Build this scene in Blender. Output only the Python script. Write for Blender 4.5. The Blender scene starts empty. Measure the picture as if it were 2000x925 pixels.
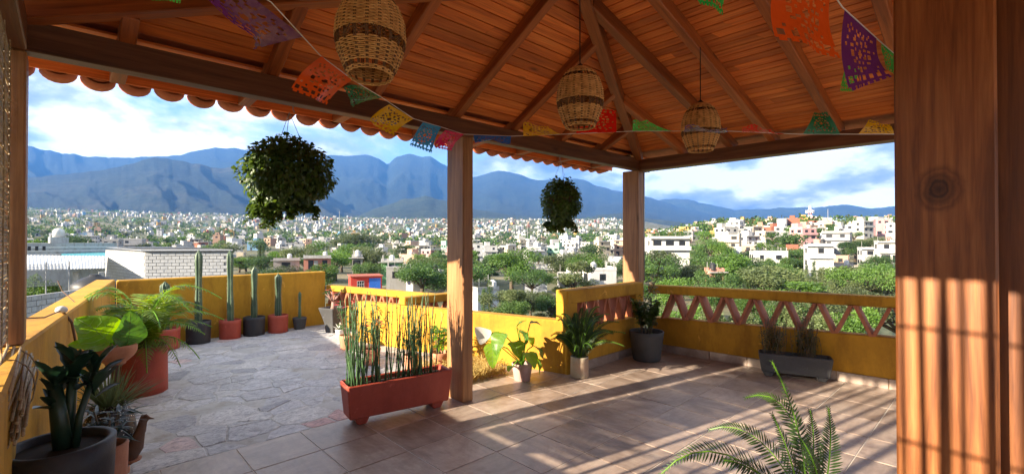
import bpy, bmesh, math, random
from mathutils import Vector, Matrix, noise
R = math.radians
rnd = random.Random(7)
scene = bpy.context.scene
COL = scene.collection

# ------------------------------------------------------------------ camera, world, sun, exposure
CAM_H = 1.5; FPX = 915.0; YAW = R(46.4); PIT = R(.53)
cd = bpy.data.cameras.new('camera'); cam = bpy.data.objects.new('camera', cd); COL.objects.link(cam)
cd.sensor_width = 36; cd.lens = FPX / 2000 * 36; cd.clip_start = .05; cd.clip_end = 60000
cam.location = (0, 0, CAM_H); cam.rotation_euler = (R(90) + PIT, 0, YAW - R(90))
scene.camera = cam

SUN_EL, SUN_AZ = R(20.5), R(11.8)            # height, and how far the light drifts towards -Y while running along +X
sd = bpy.data.lights.new('sun', 'SUN'); sun = bpy.data.objects.new('sun', sd); COL.objects.link(sun)
sd.energy = 3.6; sd.angle = R(.55); sd.color = (1.0, .86, .66)
ldir = Vector((math.cos(SUN_EL) * math.cos(SUN_AZ), -math.cos(SUN_EL) * math.sin(SUN_AZ), -math.sin(SUN_EL)))
sun.rotation_euler = ldir.to_track_quat('-Z', 'Y').to_euler(); sun.location = (-20, 5, 20)

world = bpy.data.worlds.new('World'); scene.world = world; world.use_nodes = True
wt = world.node_tree; wt.nodes.clear()
def wn(t, **k):
    n = wt.nodes.new(t)
    for a, v in k.items(): setattr(n, a, v)
    return n
def build_world():
    L = wt.links.new
    out = wn('ShaderNodeOutputWorld'); bg = wn('ShaderNodeBackground'); L(bg.outputs[0], out.inputs[0])
    sky = wn('ShaderNodeTexSky', sky_type='NISHITA', sun_disc=False)
    sky.sun_elevation = SUN_EL; sky.sun_rotation = math.atan2(-ldir.x, -ldir.y); sky.altitude = 1500
    sky.air_density = 1.0; sky.dust_density = .6; sky.ozone_density = 2.0
    tc = wn('ShaderNodeTexCoord'); sep = wn('ShaderNodeSeparateXYZ'); L(tc.outputs['Generated'], sep.inputs[0])
    # clouds lie on a flat deck: direction divided by its height
    zz = wn('ShaderNodeMath', operation='MAXIMUM'); L(sep.outputs[2], zz.inputs[0]); zz.inputs[1].default_value = 0.0
    za = wn('ShaderNodeMath', operation='ADD'); L(zz.outputs[0], za.inputs[0]); za.inputs[1].default_value = .34
    dv = wn('ShaderNodeVectorMath', operation='SCALE'); inv = wn('ShaderNodeMath', operation='DIVIDE'); inv.inputs[0].default_value = 1
    L(za.outputs[0], inv.inputs[1]); L(tc.outputs['Generated'], dv.inputs[0]); L(inv.outputs[0], dv.inputs['Scale'])
    mp = wn('ShaderNodeMapping'); L(dv.outputs[0], mp.inputs[0]); mp.inputs['Location'].default_value = (1.7, 4.1, 0); mp.inputs['Scale'].default_value = (1, 1, .35)
    n1 = wn('ShaderNodeTexNoise'); L(mp.outputs[0], n1.inputs[0]); n1.inputs['Scale'].default_value = 1.5; n1.inputs['Detail'].default_value = 9; n1.inputs['Roughness'].default_value = .56; n1.inputs['Distortion'].default_value = .25
    n2 = wn('ShaderNodeTexNoise'); L(mp.outputs[0], n2.inputs[0]); n2.inputs['Scale'].default_value = 2.6; n2.inputs['Detail'].default_value = 7; n2.inputs['Roughness'].default_value = .55
    cov = wn('ShaderNodeValToRGB'); L(n1.outputs[0], cov.inputs[0])
    cov.color_ramp.elements[0].position = .34; cov.color_ramp.elements[0].color = (0, 0, 0, 1)
    cov.color_ramp.elements[1].position = .44; cov.color_ramp.elements[1].color = (1, 1, 1, 1)
    cc = wn('ShaderNodeValToRGB'); L(n2.outputs[0], cc.inputs[0])
    cc.color_ramp.elements[0].position = .38; cc.color_ramp.elements[0].color = (.20, .23, .28, 1)
    cc.color_ramp.elements[1].position = .58; cc.color_ramp.elements[1].color = (1.0, .985, .96, 1)
    e = cc.color_ramp.elements.new(.48); e.color = (.40, .43, .47, 1)
    ss = wn('ShaderNodeVectorMath', operation='SCALE'); L(sky.outputs[0], ss.inputs[0]); ss.inputs['Scale'].default_value = .055
    mx = wn('ShaderNodeMix', data_type='RGBA'); L(cov.outputs[0], mx.inputs[0]); L(ss.outputs[0], mx.inputs[6])
    cs = wn('ShaderNodeVectorMath', operation='SCALE'); L(cc.outputs[0], cs.inputs[0]); cs.inputs['Scale'].default_value = CLOUD
    L(cs.outputs[0], mx.inputs[7]); L(mx.outputs[2], bg.inputs[0]); bg.inputs[1].default_value = 1.0
CLOUD = .36
build_world()
vs = scene.view_settings; vs.view_transform = 'Standard'; vs.look = 'None'; vs.gamma = 1; vs.use_curve_mapping = False
vs.exposure = 2.6
scene.cycles.max_bounces = 8; scene.cycles.diffuse_bounces = 4; scene.cycles.glossy_bounces = 3
scene.cycles.transparent_max_bounces = 8; scene.cycles.volume_bounces = 0
scene.cycles.use_denoising = True

# ------------------------------------------------------------------ helpers
_cy, _sy, _cp, _sp = math.cos(YAW), math.sin(YAW), math.cos(PIT), math.sin(PIT)
def at(px, py, D):
    """point at depth D metres in front of the photographer, read off the 2000 x 925 photograph"""
    a, b = (px - 1000) / FPX, (py - 462.5) / FPX
    down = _cp * b - _sp * 1; fwd = _sp * b + _cp * 1
    # rows of the camera frame: right (sy,-cy), down, forward (cy,sy)
    x = _sy * a + _cy * fwd; y = -_cy * a + _sy * fwd; z = -down
    return Vector((x * D, y * D, CAM_H + z * D))
def head(px): return YAW - math.atan((px - 1000) / FPX)

class MB:
    """collects shapes for ONE mesh"""
    def __init__(s): s.v = []; s.f = []; s.m = []; s.mi = 0
    def add(s, vs_, fs):
        o = len(s.v); s.v.extend([tuple(v) for v in vs_])
        for f in fs: s.f.append(tuple(i + o for i in f)); s.m.append(s.mi)
    def box(s, x0, x1, y0, y1, z0, z1):
        s.add([(x0,y0,z0),(x1,y0,z0),(x1,y1,z0),(x0,y1,z0),(x0,y0,z1),(x1,y0,z1),(x1,y1,z1),(x0,y1,z1)],
              [(0,3,2,1),(4,5,6,7),(0,1,5,4),(1,2,6,5),(2,3,7,6),(3,0,4,7)])
    def prism(s, poly, z0, z1):
        n = len(poly); z0 = z0 if hasattr(z0, '__len__') else [z0]*n; z1 = z1 if hasattr(z1, '__len__') else [z1]*n
        s.add([(p[0],p[1],z0[i]) for i,p in enumerate(poly)] + [(p[0],p[1],z1[i]) for i,p in enumerate(poly)],
              [tuple(range(n-1,-1,-1)), tuple(range(n,2*n))] + [(i,(i+1)%n,(i+1)%n+n,i+n) for i in range(n)])
    def hexa(s, p):      # 8 corners, bottom ring then top ring
        s.add(p, [(0,3,2,1),(4,5,6,7),(0,1,5,4),(1,2,6,5),(2,3,7,6),(3,0,4,7)])
    def lathe(s, prof, n=24, c=(0,0,0), close=True, star=None):
        vs_ = []; fs = []
        for r, z in prof:
            for k in range(n):
                a = 2*math.pi*k/n; q = r*(star(k) if star else 1)
                vs_.append((c[0]+q*math.cos(a), c[1]+q*math.sin(a), c[2]+z))
        m = len(prof)
        for j in range(m-1):
            for k in range(n): fs.append((j*n+k, j*n+(k+1)%n, (j+1)*n+(k+1)%n, (j+1)*n+k))
        if close:
            fs.append(tuple(range(n-1,-1,-1))); fs.append(tuple(range((m-1)*n, m*n)))
        s.add(vs_, fs)
    def tube(s, pts, rad, n=6, cap=True):
        pts = [Vector(p) for p in pts]; m = len(pts)
        rad = rad if hasattr(rad, '__len__') else [rad]*m
        vs_ = []; fs = []; up = None
        for i, p in enumerate(pts):
            t = (pts[min(i+1,m-1)] - pts[max(i-1,0)]).normalized()
            if up is None: up = Vector((0,0,1)) if abs(t.z) < .9 else Vector((1,0,0))
            a = t.cross(up).normalized(); b = a.cross(t).normalized(); up = b
            for k in range(n):
                q = 2*math.pi*k/n; vs_.append(p + (a*math.cos(q) + b*math.sin(q))*rad[i])
        for i in range(m-1):
            for k in range(n): fs.append((i*n+k, i*n+(k+1)%n, (i+1)*n+(k+1)%n, (i+1)*n+k))
        if cap: fs.append(tuple(range(n-1,-1,-1))); fs.append(tuple(range((m-1)*n, m*n)))
        s.add(vs_, fs)
    def leaf(s, base, d, nrm, L, W, n=4, droop=.3, fold=.15, shape=None, stalk=0):
        """a leaf blade: strip two faces wide, bending down along its length"""
        d = Vector(d).normalized(); nrm = Vector(nrm); side = d.cross(nrm)
        if side.length < 1e-4: side = d.cross(Vector((1,0,0)))
        side.normalize(); nrm = side.cross(d).normalized()
        p = Vector(base); vs_ = []; fs = []
        shape = shape or (lambda t: math.sin(math.pi*min(1, max(0, t))**.8))
        for i in range(n+1):
            t = i/n; w = W*.5*max(shape(t), .02)
            vs_ += [p + side*w + nrm*w*fold*2, p.copy(), p - side*w + nrm*w*fold*2]
            ang = droop/n; d2 = (d*math.cos(ang) - nrm*math.sin(ang)); nrm = (nrm*math.cos(ang) + d*math.sin(ang)); d = d2
            p = p + d*(L/n)
        for i in range(n):
            a = i*3; fs += [(a,a+1,a+4,a+3),(a+1,a+2,a+5,a+4)]
        s.add(vs_, fs)
    def card(s, c, d, nrm, L, W):   # a small leaf: a bent diamond of two triangles
        d = Vector(d).normalized(); side = d.cross(Vector(nrm))
        if side.length < 1e-4: side = d.orthogonal()
        side.normalize(); n2 = side.cross(d); c = Vector(c)
        s.add([c, c + d*L*.5 + side*W*.5 + n2*W*.12, c + d*L, c + d*L*.5 - side*W*.5 + n2*W*.12], [(0,1,2),(0,2,3)])
    def mesh(s, name, mats, smooth=False):
        me = bpy.data.meshes.new(name); me.from_pydata(s.v, [], s.f)
        for m in (mats if isinstance(mats, (list, tuple)) else [mats]): me.materials.append(m)
        if s.mi or any(s.m): me.polygons.foreach_set('material_index', s.m)
        if smooth: me.polygons.foreach_set('use_smooth', [True]*len(me.polygons))
        me.update(); return me
def bevel(me, w=.01, seg=1):
    bm = bmesh.new(); bm.from_mesh(me)
    bmesh.ops.bevel(bm, geom=list(bm.edges), offset=w, segments=seg, affect='EDGES', clamp_overlap=True, profile=.6)
    bm.to_mesh(me); bm.free(); return me
def link(name, data, parent=None, loc=None, rot=None, label=None, cat=None, group=None, kind=None):
    o = bpy.data.objects.new(name, data); COL.objects.link(o)
    if parent is not None: o.parent = parent
    if loc is not None: o.location = loc
    if rot is not None: o.rotation_euler = rot
    if label: o['label'] = label
    if cat: o['category'] = cat
    if group: o['group'] = group
    if kind: o['kind'] = kind
    return o
def part(name, mb, mats, parent, smooth=False, bev=0, **k):
    me = mb.mesh(name, mats, smooth)
    if bev: bevel(me, bev)
    return link(name, me, parent, **k)
def thing(name, label, cat, loc=(0,0,0), rz=0, group=None, **k):
    return link(name, None, None, loc, (0,0,rz), label, cat, group, **k)
def beam(name, p0, p1, w, h, mat, parent, bev=.006, up=(0,0,1), **k):
    """timber with its length along local X; w sideways, h in the up direction; p0 p1 = centre line"""
    p0, p1 = Vector(p0), Vector(p1); x = (p1-p0); L = x.length; x.normalize()
    y = Vector(up).cross(x).normalized(); z = x.cross(y)
    mb = MB(); mb.box(0, L, -w/2, w/2, -h/2, h/2); me = mb.mesh(name, mat)
    if bev: bevel(me, bev)
    o = link(name, me, parent, **k)
    o.matrix_local = Matrix(((x.x,y.x,z.x,p0.x),(x.y,y.y,z.y,p0.y),(x.z,y.z,z.z,p0.z),(0,0,0,1)))
    return o

# ------------------------------------------------------------------ materials
def nmat(name, build, **pr):
    m = bpy.data.materials.new(name); m.use_nodes = True; t = m.node_tree; b = t.nodes['Principled BSDF']
    for k, v in pr.items(): b.inputs[k.replace('_', ' ')].default_value = v
    if build: build(t, b)
    return m
def N(t, ty, **k):
    n = t.nodes.new(ty)
    for a, v in k.items(): setattr(n, a, v)
    return n
def ramp(t, fac, stops):
    r = N(t, 'ShaderNodeValToRGB'); t.links.new(fac, r.inputs[0]); e = r.color_ramp.elements
    while len(e) < len(stops): e.new(.5)
    for i, (p, c) in enumerate(stops): e[i].position = p; e[i].color = (*c, 1) if len(c) == 3 else c
    return r.outputs[0]
def coords(t, scale=(1,1,1), kind='Object', rand=0):
    tc = N(t, 'ShaderNodeTexCoord'); mp = N(t, 'ShaderNodeMapping'); t.links.new(tc.outputs[kind], mp.inputs[0]); mp.inputs['Scale'].default_value = scale
    if rand:
        oi = N(t, 'ShaderNodeObjectInfo'); ml = N(t, 'ShaderNodeMath', operation='MULTIPLY'); t.links.new(oi.outputs['Random'], ml.inputs[0]); ml.inputs[1].default_value = rand
        cb = N(t, 'ShaderNodeCombineXYZ')
        for i in range(3): t.links.new(ml.outputs[0], cb.inputs[i])
        t.links.new(cb.outputs[0], mp.inputs['Location'])
    return mp.outputs[0]
def noise_(t, vec, scale, detail=6, rough=.6, dist=0):
    n = N(t, 'ShaderNodeTexNoise'); t.links.new(vec, n.inputs[0]); n.inputs['Scale'].default_value = scale; n.inputs['Detail'].default_value = detail
    n.inputs['Roughness'].default_value = rough; n.inputs['Distortion'].default_value = dist; return n.outputs[0]
def bump(t, b, h, strength=.3, dist=.01):
    n = N(t, 'ShaderNodeBump'); t.links.new(h, n.inputs['Height']); n.inputs['Strength'].default_value = strength; n.inputs['Distance'].default_value = dist; t.links.new(n.outputs[0], b.inputs['Normal'])
def mixc(t, a, b_, fac, mode='MIX'):
    m = N(t, 'ShaderNodeMix', data_type='RGBA', blend_type=mode)
    for s, v in ((0, fac), (6, a), (7, b_)):
        if hasattr(v, 'default_value') or hasattr(v, 'links'): t.links.new(v, m.inputs[s])
        else: m.inputs[s].default_value = (*v, 1) if isinstance(v, tuple) else v
    return m.outputs[2]
def objrand(t, lo, hi):
    oi = N(t, 'ShaderNodeObjectInfo'); mr = N(t, 'ShaderNodeMapRange'); t.links.new(oi.outputs['Random'], mr.inputs[0]); mr.inputs[3].default_value = lo; mr.inputs[4].default_value = hi
    return mr.outputs[0]
def valscale(t, col, val):
    h = N(t, 'ShaderNodeHueSaturation'); t.links.new(col, h.inputs['Color'])
    t.links.new(val, h.inputs['Value']); return h.outputs[0]

def wood(name, dark, mid, light, rough=.42, lo=.75, hi=1.2, knots=True, sc=1.0):
    def bd(t, b):
        v = coords(t, (.55*sc, 9*sc, 9*sc), rand=37); g = noise_(t, v, 2.2, 8, .6, .6)
        v2 = coords(t, (2.5*sc, 70*sc, 70*sc), rand=11); fine = noise_(t, v2, 1.5, 3, .6)
        c = ramp(t, g, [(.3, dark), (.5, mid), (.72, light)])
        c = mixc(t, c, ramp(t, fine, [(.3, (.55,.5,.45)), (.65, (1,1,1))]), .6, 'MULTIPLY')
        if knots:
            vo = N(t, 'ShaderNodeTexVoronoi'); t.links.new(coords(t, (1.1*sc, 4.2*sc, 4.2*sc), rand=53), vo.inputs[0]); vo.inputs['Scale'].default_value = 1.3
            c = mixc(t, c, ramp(t, vo.outputs['Distance'], [(.03, (.25,.2,.16)), (.12, (1,1,1))]), .85, 'MULTIPLY')
        c = valscale(t, c, objrand(t, lo, hi)); t.links.new(c, b.inputs['Base Color'])
        r = N(t, 'ShaderNodeMapRange'); t.links.new(fine, r.inputs[0]); r.inputs[3].default_value = rough-.1; r.inputs[4].default_value = rough+.15; t.links.new(r.outputs[0], b.inputs['Roughness'])
        bump(t, b, fine, .25, .004)
    return nmat(name, bd)
M = {}
M['beam'] = wood('dark_stained_timber', (.085,.028,.012), (.17,.06,.024), (.27,.105,.042))
M['rafter'] = wood('rafter_timber', (.19,.044,.009), (.36,.092,.018), (.50,.15,.034))
M['board'] = wood('ceiling_board', (.50,.105,.014), (.74,.185,.028), (.88,.28,.055), .55, .75, 1.2)
M['post'] = wood('post_timber', (.20,.085,.030), (.36,.165,.060), (.50,.25,.105), .5, .92, 1.08)
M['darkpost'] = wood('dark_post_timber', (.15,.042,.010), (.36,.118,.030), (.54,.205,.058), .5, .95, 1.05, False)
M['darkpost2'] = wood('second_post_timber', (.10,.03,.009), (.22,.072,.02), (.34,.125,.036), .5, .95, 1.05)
def add_knot(m, kx, kz):
    t = m.node_tree; b = t.nodes['Principled BSDF']; src = b.inputs['Base Color'].links[0].from_socket
    tc = N(t, 'ShaderNodeTexCoord'); sp = N(t, 'ShaderNodeSeparateXYZ'); t.links.new(tc.outputs['Object'], sp.inputs[0])
    cb = N(t, 'ShaderNodeCombineXYZ')
    for ax, k, s in ((0, kx, .8), (2, kz, 1.0)):
        a = N(t, 'ShaderNodeMath', operation='SUBTRACT'); t.links.new(sp.outputs[ax], a.inputs[0]); a.inputs[1].default_value = k
        c = N(t, 'ShaderNodeMath', operation='MULTIPLY'); t.links.new(a.outputs[0], c.inputs[0]); c.inputs[1].default_value = s; t.links.new(c.outputs[0], cb.inputs[0 if ax == 0 else 1])
    ln = N(t, 'ShaderNodeVectorMath', operation='LENGTH'); t.links.new(cb.outputs[0], ln.inputs[0])
    wob = N(t, 'ShaderNodeMath', operation='MULTIPLY_ADD'); t.links.new(noise_(t, tc.outputs['Object'], 22, 3), wob.inputs[0]); wob.inputs[1].default_value = .03; t.links.new(ln.outputs['Value'], wob.inputs[2])
    rr = ramp(t, wob.outputs[0], [(.015, (.12,.10,.08)), (.036, (.35,.28,.22)), (.042, (.10,.08,.06)), (.052, (.55,.5,.45)), (.060, (.35,.3,.25)), (.075, (.8,.78,.75)), (.082, (.55,.5,.45)), (.10, (1,1,1))])
    t.links.new(mixc(t, src, rr, 1.0, 'MULTIPLY'), b.inputs['Base Color'])
add_knot(M['darkpost'], 1.716, .012)
M['reed'] = wood('dry_reed', (.30,.20,.10), (.46,.34,.19), (.60,.48,.30), .6, .7, 1.2, False, 2)

def plaster(name, c0, c1, c2, rough=.85, grime=(.5,.42,.3)):
    def bd(t, b):
        v = coords(t, (1,1,1), 'Object', 5); a = noise_(t, v, 1.1, 8, .65, .4); f = noise_(t, v, 26, 6, .7); g = noise_(t, coords(t, (2.5,2.5,.6), 'Object', 9), 2.2, 7, .7)
        c = ramp(t, a, [(.3, c0), (.5, c1), (.72, c2)])
        c = mixc(t, c, ramp(t, g, [(.32, grime), (.52, (1,1,1))]), .6, 'MULTIPLY')
        c = mixc(t, c, ramp(t, f, [(.35, (.86,.84,.8)), (.6, (1,1,1))]), .6, 'MULTIPLY')
        ch = noise_(t, v, 7.5, 5, .55, .8); lf = tuple(min(1, x*1.5+.05) for x in c1)
        c = mixc(t, c, lf, ramp(t, ch, [(.66, (0,0,0)), (.70, (.55,.55,.55))]))
        dk = noise_(t, coords(t, (3.2,3.2,1.1), 'Object', 3), 3.4, 9, .75, 1.0); c = mixc(t, c, ramp(t, dk, [(.30, (.55,.5,.42)), (.42, (1,1,1))]), .55, 'MULTIPLY')
        t.links.new(c, b.inputs['Base Color']); bump(t, b, f, .45, .006)
    return nmat(name, bd, Roughness=rough)
M['ochre'] = plaster('ochre_yellow_paint', (.36,.170,.008), (.52,.262,.013), (.62,.325,.024))
M['terraz'] = plaster('terracotta_baluster', (.34,.105,.05), (.43,.15,.075), (.50,.20,.11), .8)
M['redpot'] = plaster('red_clay_pot', (.30,.045,.024), (.38,.06,.032), (.43,.08,.045), .6, (.75,.65,.6))
M['blackpot'] = plaster('black_pot', (.016,.016,.019), (.024,.024,.027), (.04,.04,.043), .55, (.8,.8,.8))
M['greypot'] = plaster('dark_grey_pot', (.05,.05,.052), (.07,.07,.073), (.10,.10,.10), .7, (.8,.8,.8))
M['clay'] = plaster('terracotta_clay', (.42,.17,.09), (.52,.23,.13), (.60,.30,.18), .75)
M['pinkpot'] = plaster('dusty_pink_pot', (.36,.21,.18), (.44,.27,.24), (.50,.33,.29), .8)
M['rooftile'] = plaster('clay_roof_tile', (.42,.10,.035), (.52,.145,.055), (.60,.20,.085), .75)
M['white'] = plaster('white_plaster', (.50,.50,.49), (.58,.58,.57), (.64,.64,.62), .85, (.75,.72,.68))
M['block'] = plaster('painted_block', (.34,.35,.37), (.42,.43,.45), (.48,.49,.50), .9, (.7,.7,.68))
M['greyblock'] = plaster('grey_block', (.30,.31,.32), (.38,.39,.40), (.46,.47,.48), .9)
M['mortar'] = plaster('grey_mortar', (.20,.20,.205), (.25,.25,.255), (.30,.30,.30), .95)
M['soil'] = plaster('dark_potting_soil', (.016,.012,.009), (.025,.019,.014), (.04,.03,.022), 1)
M['steel'] = nmat('grey_metal', None, Base_Color=(.32,.33,.34,1), Metallic=.7, Roughness=.5)
M['tin'] = plaster('printed_tin', (.26,.22,.15), (.38,.33,.24), (.42,.20,.13), .5)
M['cord'] = nmat('black_cord', None, Base_Color=(.01,.01,.01,1), Roughness=.6)
M['string'] = nmat('white_string', None, Base_Color=(.75,.72,.68,1), Roughness=.7)
M['rust'] = plaster('rusty_wire', (.10,.05,.03), (.16,.09,.06), (.22,.14,.1), .8)

def tilemat(t, b):
    v = coords(t, (1,1,1), 'Object', 40); a = noise_(t, v, 3.2, 9, .7, .8); st = noise_(t, coords(t, (3,14,1), 'Object', 20), 1.6, 6, .65); f = noise_(t, v, 40, 4, .6)
    c = ramp(t, a, [(.28, (.20,.142,.105)), (.47, (.35,.262,.21)), (.66, (.48,.385,.315)), (.82, (.37,.235,.175))])
    c = mixc(t, c, ramp(t, st, [(.35, (.66,.63,.62)), (.62, (1.0,1.0,1.0))]), .6, 'MULTIPLY')
    c = mixc(t, c, ramp(t, f, [(.35, (.8,.8,.8)), (.6, (1,1,1))]), .4, 'MULTIPLY')
    c = valscale(t, c, objrand(t, .86, 1.12)); t.links.new(c, b.inputs['Base Color'])
    r = N(t, 'ShaderNodeMapRange'); t.links.new(a, r.inputs[0]); r.inputs[3].default_value = .30; r.inputs[4].default_value = .50; t.links.new(r.outputs[0], b.inputs['Roughness'])
    bump(t, b, a, .12, .004)
M['tile'] = nmat('brown_ceramic_tile', tilemat)
M['grout'] = plaster('grout', (.50,.46,.41), (.58,.54,.49), (.64,.60,.55), .9)
def stonemat(t, b):
    v = coords(t, (1,1,1), 'Object', 60); a = noise_(t, v, 6.5, 12, .75, 1.6); st = noise_(t, coords(t, (4.0,7,3), 'Object', 30), 4.2, 10, .74, 1.4)
    c = ramp(t, a, [(.28, (.25,.245,.25)), (.44, (.44,.43,.43)), (.6, (.55,.54,.53)), (.78, (.72,.70,.66))])
    c = mixc(t, c, ramp(t, st, [(.36, (.36,.355,.38)), (.47, (.85,.85,.87)), (.53, (1,1,1)), (.68, (1.25,1.22,1.17))]), .85, 'MULTIPLY')
    oi = N(t, 'ShaderNodeObjectInfo'); c = mixc(t, c, oi.outputs['Color'], .55, 'MULTIPLY')
    t.links.new(c, b.inputs['Base Color']); bump(t, b, st, .55, .012)
M['stone'] = nmat('lavender_grey_flagstone', stonemat, Roughness=.62)
M['stonemortar'] = plaster('terrace_mortar', (.38,.37,.36), (.46,.45,.44), (.54,.53,.51), .9)

def leafmat(name, dark, mid, light, trans=.35, rough=.45, sc=6, rv=(.75,1.25)):
    def bd(t, b):
        v = coords(t, (1,1,1), 'Object', 20); a = noise_(t, v, sc, 4, .6)
        c = ramp(t, a, [(.3, dark), (.52, mid), (.72, light)]); c = valscale(t, c, objrand(t, *rv)); t.links.new(c, b.inputs['Base Color'])
        tr = N(t, 'ShaderNodeBsdfTranslucent'); hs = N(t, 'ShaderNodeHueSaturation'); t.links.new(c, hs.inputs['Color']); hs.inputs['Hue'].default_value = .478; hs.inputs['Saturation'].default_value = 1.15; hs.inputs['Value'].default_value = 1.9
        t.links.new(hs.outputs[0], tr.inputs[0]); ms = N(t, 'ShaderNodeMixShader'); ms.inputs[0].default_value = trans
        t.links.new(b.outputs[0], ms.inputs[1]); t.links.new(tr.outputs[0], ms.inputs[2]); t.links.new(ms.outputs[0], t.nodes['Material Output'].inputs[0])
    return nmat(name, bd, Roughness=rough)
M['leaf'] = leafmat('green_leaf', (.02,.06,.012), (.045,.12,.022), (.085,.19,.035))
M['darkleaf'] = leafmat('dark_leaf', (.010,.026,.016), (.018,.042,.024), (.035,.07,.035), .15, .35)
M['ivy'] = leafmat('ivy_leaf', (.04,.075,.015), (.07,.125,.025), (.12,.19,.04), .35, .4, 9)
M['limeleaf'] = leafmat('lime_leaf', (.09,.21,.02), (.15,.31,.03), (.23,.40,.06), .5, .4, 4)
M['palm'] = leafmat('palm_leaf', (.075,.13,.02), (.13,.21,.03), (.22,.30,.05), .4, .45, 8)
M['fern'] = leafmat('fern_leaf', (.018,.042,.010), (.036,.074,.017), (.068,.12,.027), .35, .5, 8)
M['reedstem'] = leafmat('horsetail_stem', (.035,.085,.035), (.06,.13,.05), (.11,.19,.075), .0, .4, 3, (.6,1.4))
M['herb'] = leafmat('herb_leaf', (.05,.07,.03), (.09,.12,.05), (.15,.18,.08), .3, .6, 8)
M['dry'] = leafmat('dry_shrub', (.25,.18,.06), (.38,.29,.09), (.5,.4,.15), .3, .8, 8)
M['cactus'] = leafmat('cactus_skin', (.045,.09,.045), (.08,.14,.075), (.13,.20,.11), .0, .5, 5)
M['spine'] = nmat('pale_spine', None, Base_Color=(.55,.52,.42,1), Roughness=.7)
M['stalk'] = plaster('brown_stalk', (.09,.06,.035), (.14,.10,.06), (.2,.15,.09), .8)
M['tree1'] = leafmat('tree_leaf_mid', (.024,.056,.012), (.052,.108,.022), (.09,.16,.034), .28, .55, .6, (.65,1.3))
M['tree2'] = leafmat('tree_leaf_bright', (.04,.085,.012), (.075,.15,.022), (.125,.21,.035), .3, .55, .6, (.75,1.25))
M['tree3'] = leafmat('tree_leaf_olive', (.045,.066,.022), (.085,.112,.04), (.135,.17,.06), .28, .6, .6, (.7,1.25))
M['bark'] = plaster('grey_brown_bark', (.06,.045,.03), (.10,.075,.05), (.15,.12,.085), .95)
M['flower_w'] = nmat('white_flower', None, Base_Color=(.8,.78,.72,1), Roughness=.5)
M['flower_r'] = nmat('red_flower', None, Base_Color=(.62,.03,.03,1), Roughness=.5)
def wick(t, b):
    v = coords(t, (1,1,1), 'Object', 8); a = noise_(t, v, 30, 4, .6); w = noise_(t, v, 5, 3, .6)
    c = ramp(t, a, [(.3, (.48,.24,.07)), (.55, (.76,.42,.14)), (.75, (.85,.54,.22))]); c = mixc(t, c, ramp(t, w, [(.3, (.75,.7,.65)), (.6, (1,1,1))]), .6, 'MULTIPLY')
    t.links.new(c, b.inputs['Base Color'])
M['wicker'] = nmat('woven_wicker', wick, Roughness=.6)
M['wickdark'] = nmat('wicker_stakes', None, Base_Color=(.16,.075,.03,1), Roughness=.6)
def plastic(name, c, trans=.4):
    def bd(t, b):
        v = coords(t, (1,1,1), 'Object', 8); n = noise_(t, v, 14, 4, .6); bump(t, b, n, .5, .02)
        tr = N(t, 'ShaderNodeBsdfTranslucent'); tr.inputs[0].default_value = (*[min(1, x*1.3) for x in c], 1); ms = N(t, 'ShaderNodeMixShader'); ms.inputs[0].default_value = trans
        t.links.new(b.outputs[0], ms.inputs[1]); t.links.new(tr.outputs[0], ms.inputs[2]); t.links.new(ms.outputs[0], t.nodes['Material Output'].inputs[0])
    return nmat(name, bd, Base_Color=(*c, 1), Roughness=.25)
for n_, c_ in dict(purple=(.16,.03,.20), orange=(.80,.10,.01), green=(.03,.45,.08), dgreen=(.01,.16,.06), yellow=(.70,.38,.01), blue=(.02,.12,.50), sky=(.03,.25,.50), pink=(.62,.02,.10), red=(.75,.02,.01), lime=(.10,.60,.08)).items():
    M['pf_'+n_] = plastic('paper_'+n_, c_)
M['concrete0'] = plaster('pale_bounce_slab', (.42,.40,.37), (.50,.48,.44), (.56,.54,.50), .9)
# ------------------------------------------------------------------ tiled floor
T = .444
TX0, TY0 = .008, 3.833          # a joint of the grid (X) and the outer edge of the tiling (Y)
floor_mb = MB(); floor_mb.box(-.35, 6.3, -3.6, 3.84, -.25, .0005)
floor = part('tiled_floor', floor_mb, M['grout'], None, kind='structure')
mb = MB(); mb.box(.0035, T-.0035, .0035, T-.0035, -.008, .004); tile_me = bevel(mb.mesh('tile', M['tile']), .0025)
for i in range(-1, 14):
    for j in range(1, 12):
        x, y = TX0 + i*T, TY0 - j*T
        if x < -.5 or x + T > 6.31: continue
        o = link('tile', tile_me, floor, (x, y, rnd.uniform(-.0008, .0008)))
        k = rnd.choice((0, 1, 2, 3))
        if k: o.rotation_euler = (0, 0, k*math.pi/2); o.location.x += (T if k in (1, 2) else 0); o.location.y += (T if k in (2, 3) else 0)
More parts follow.
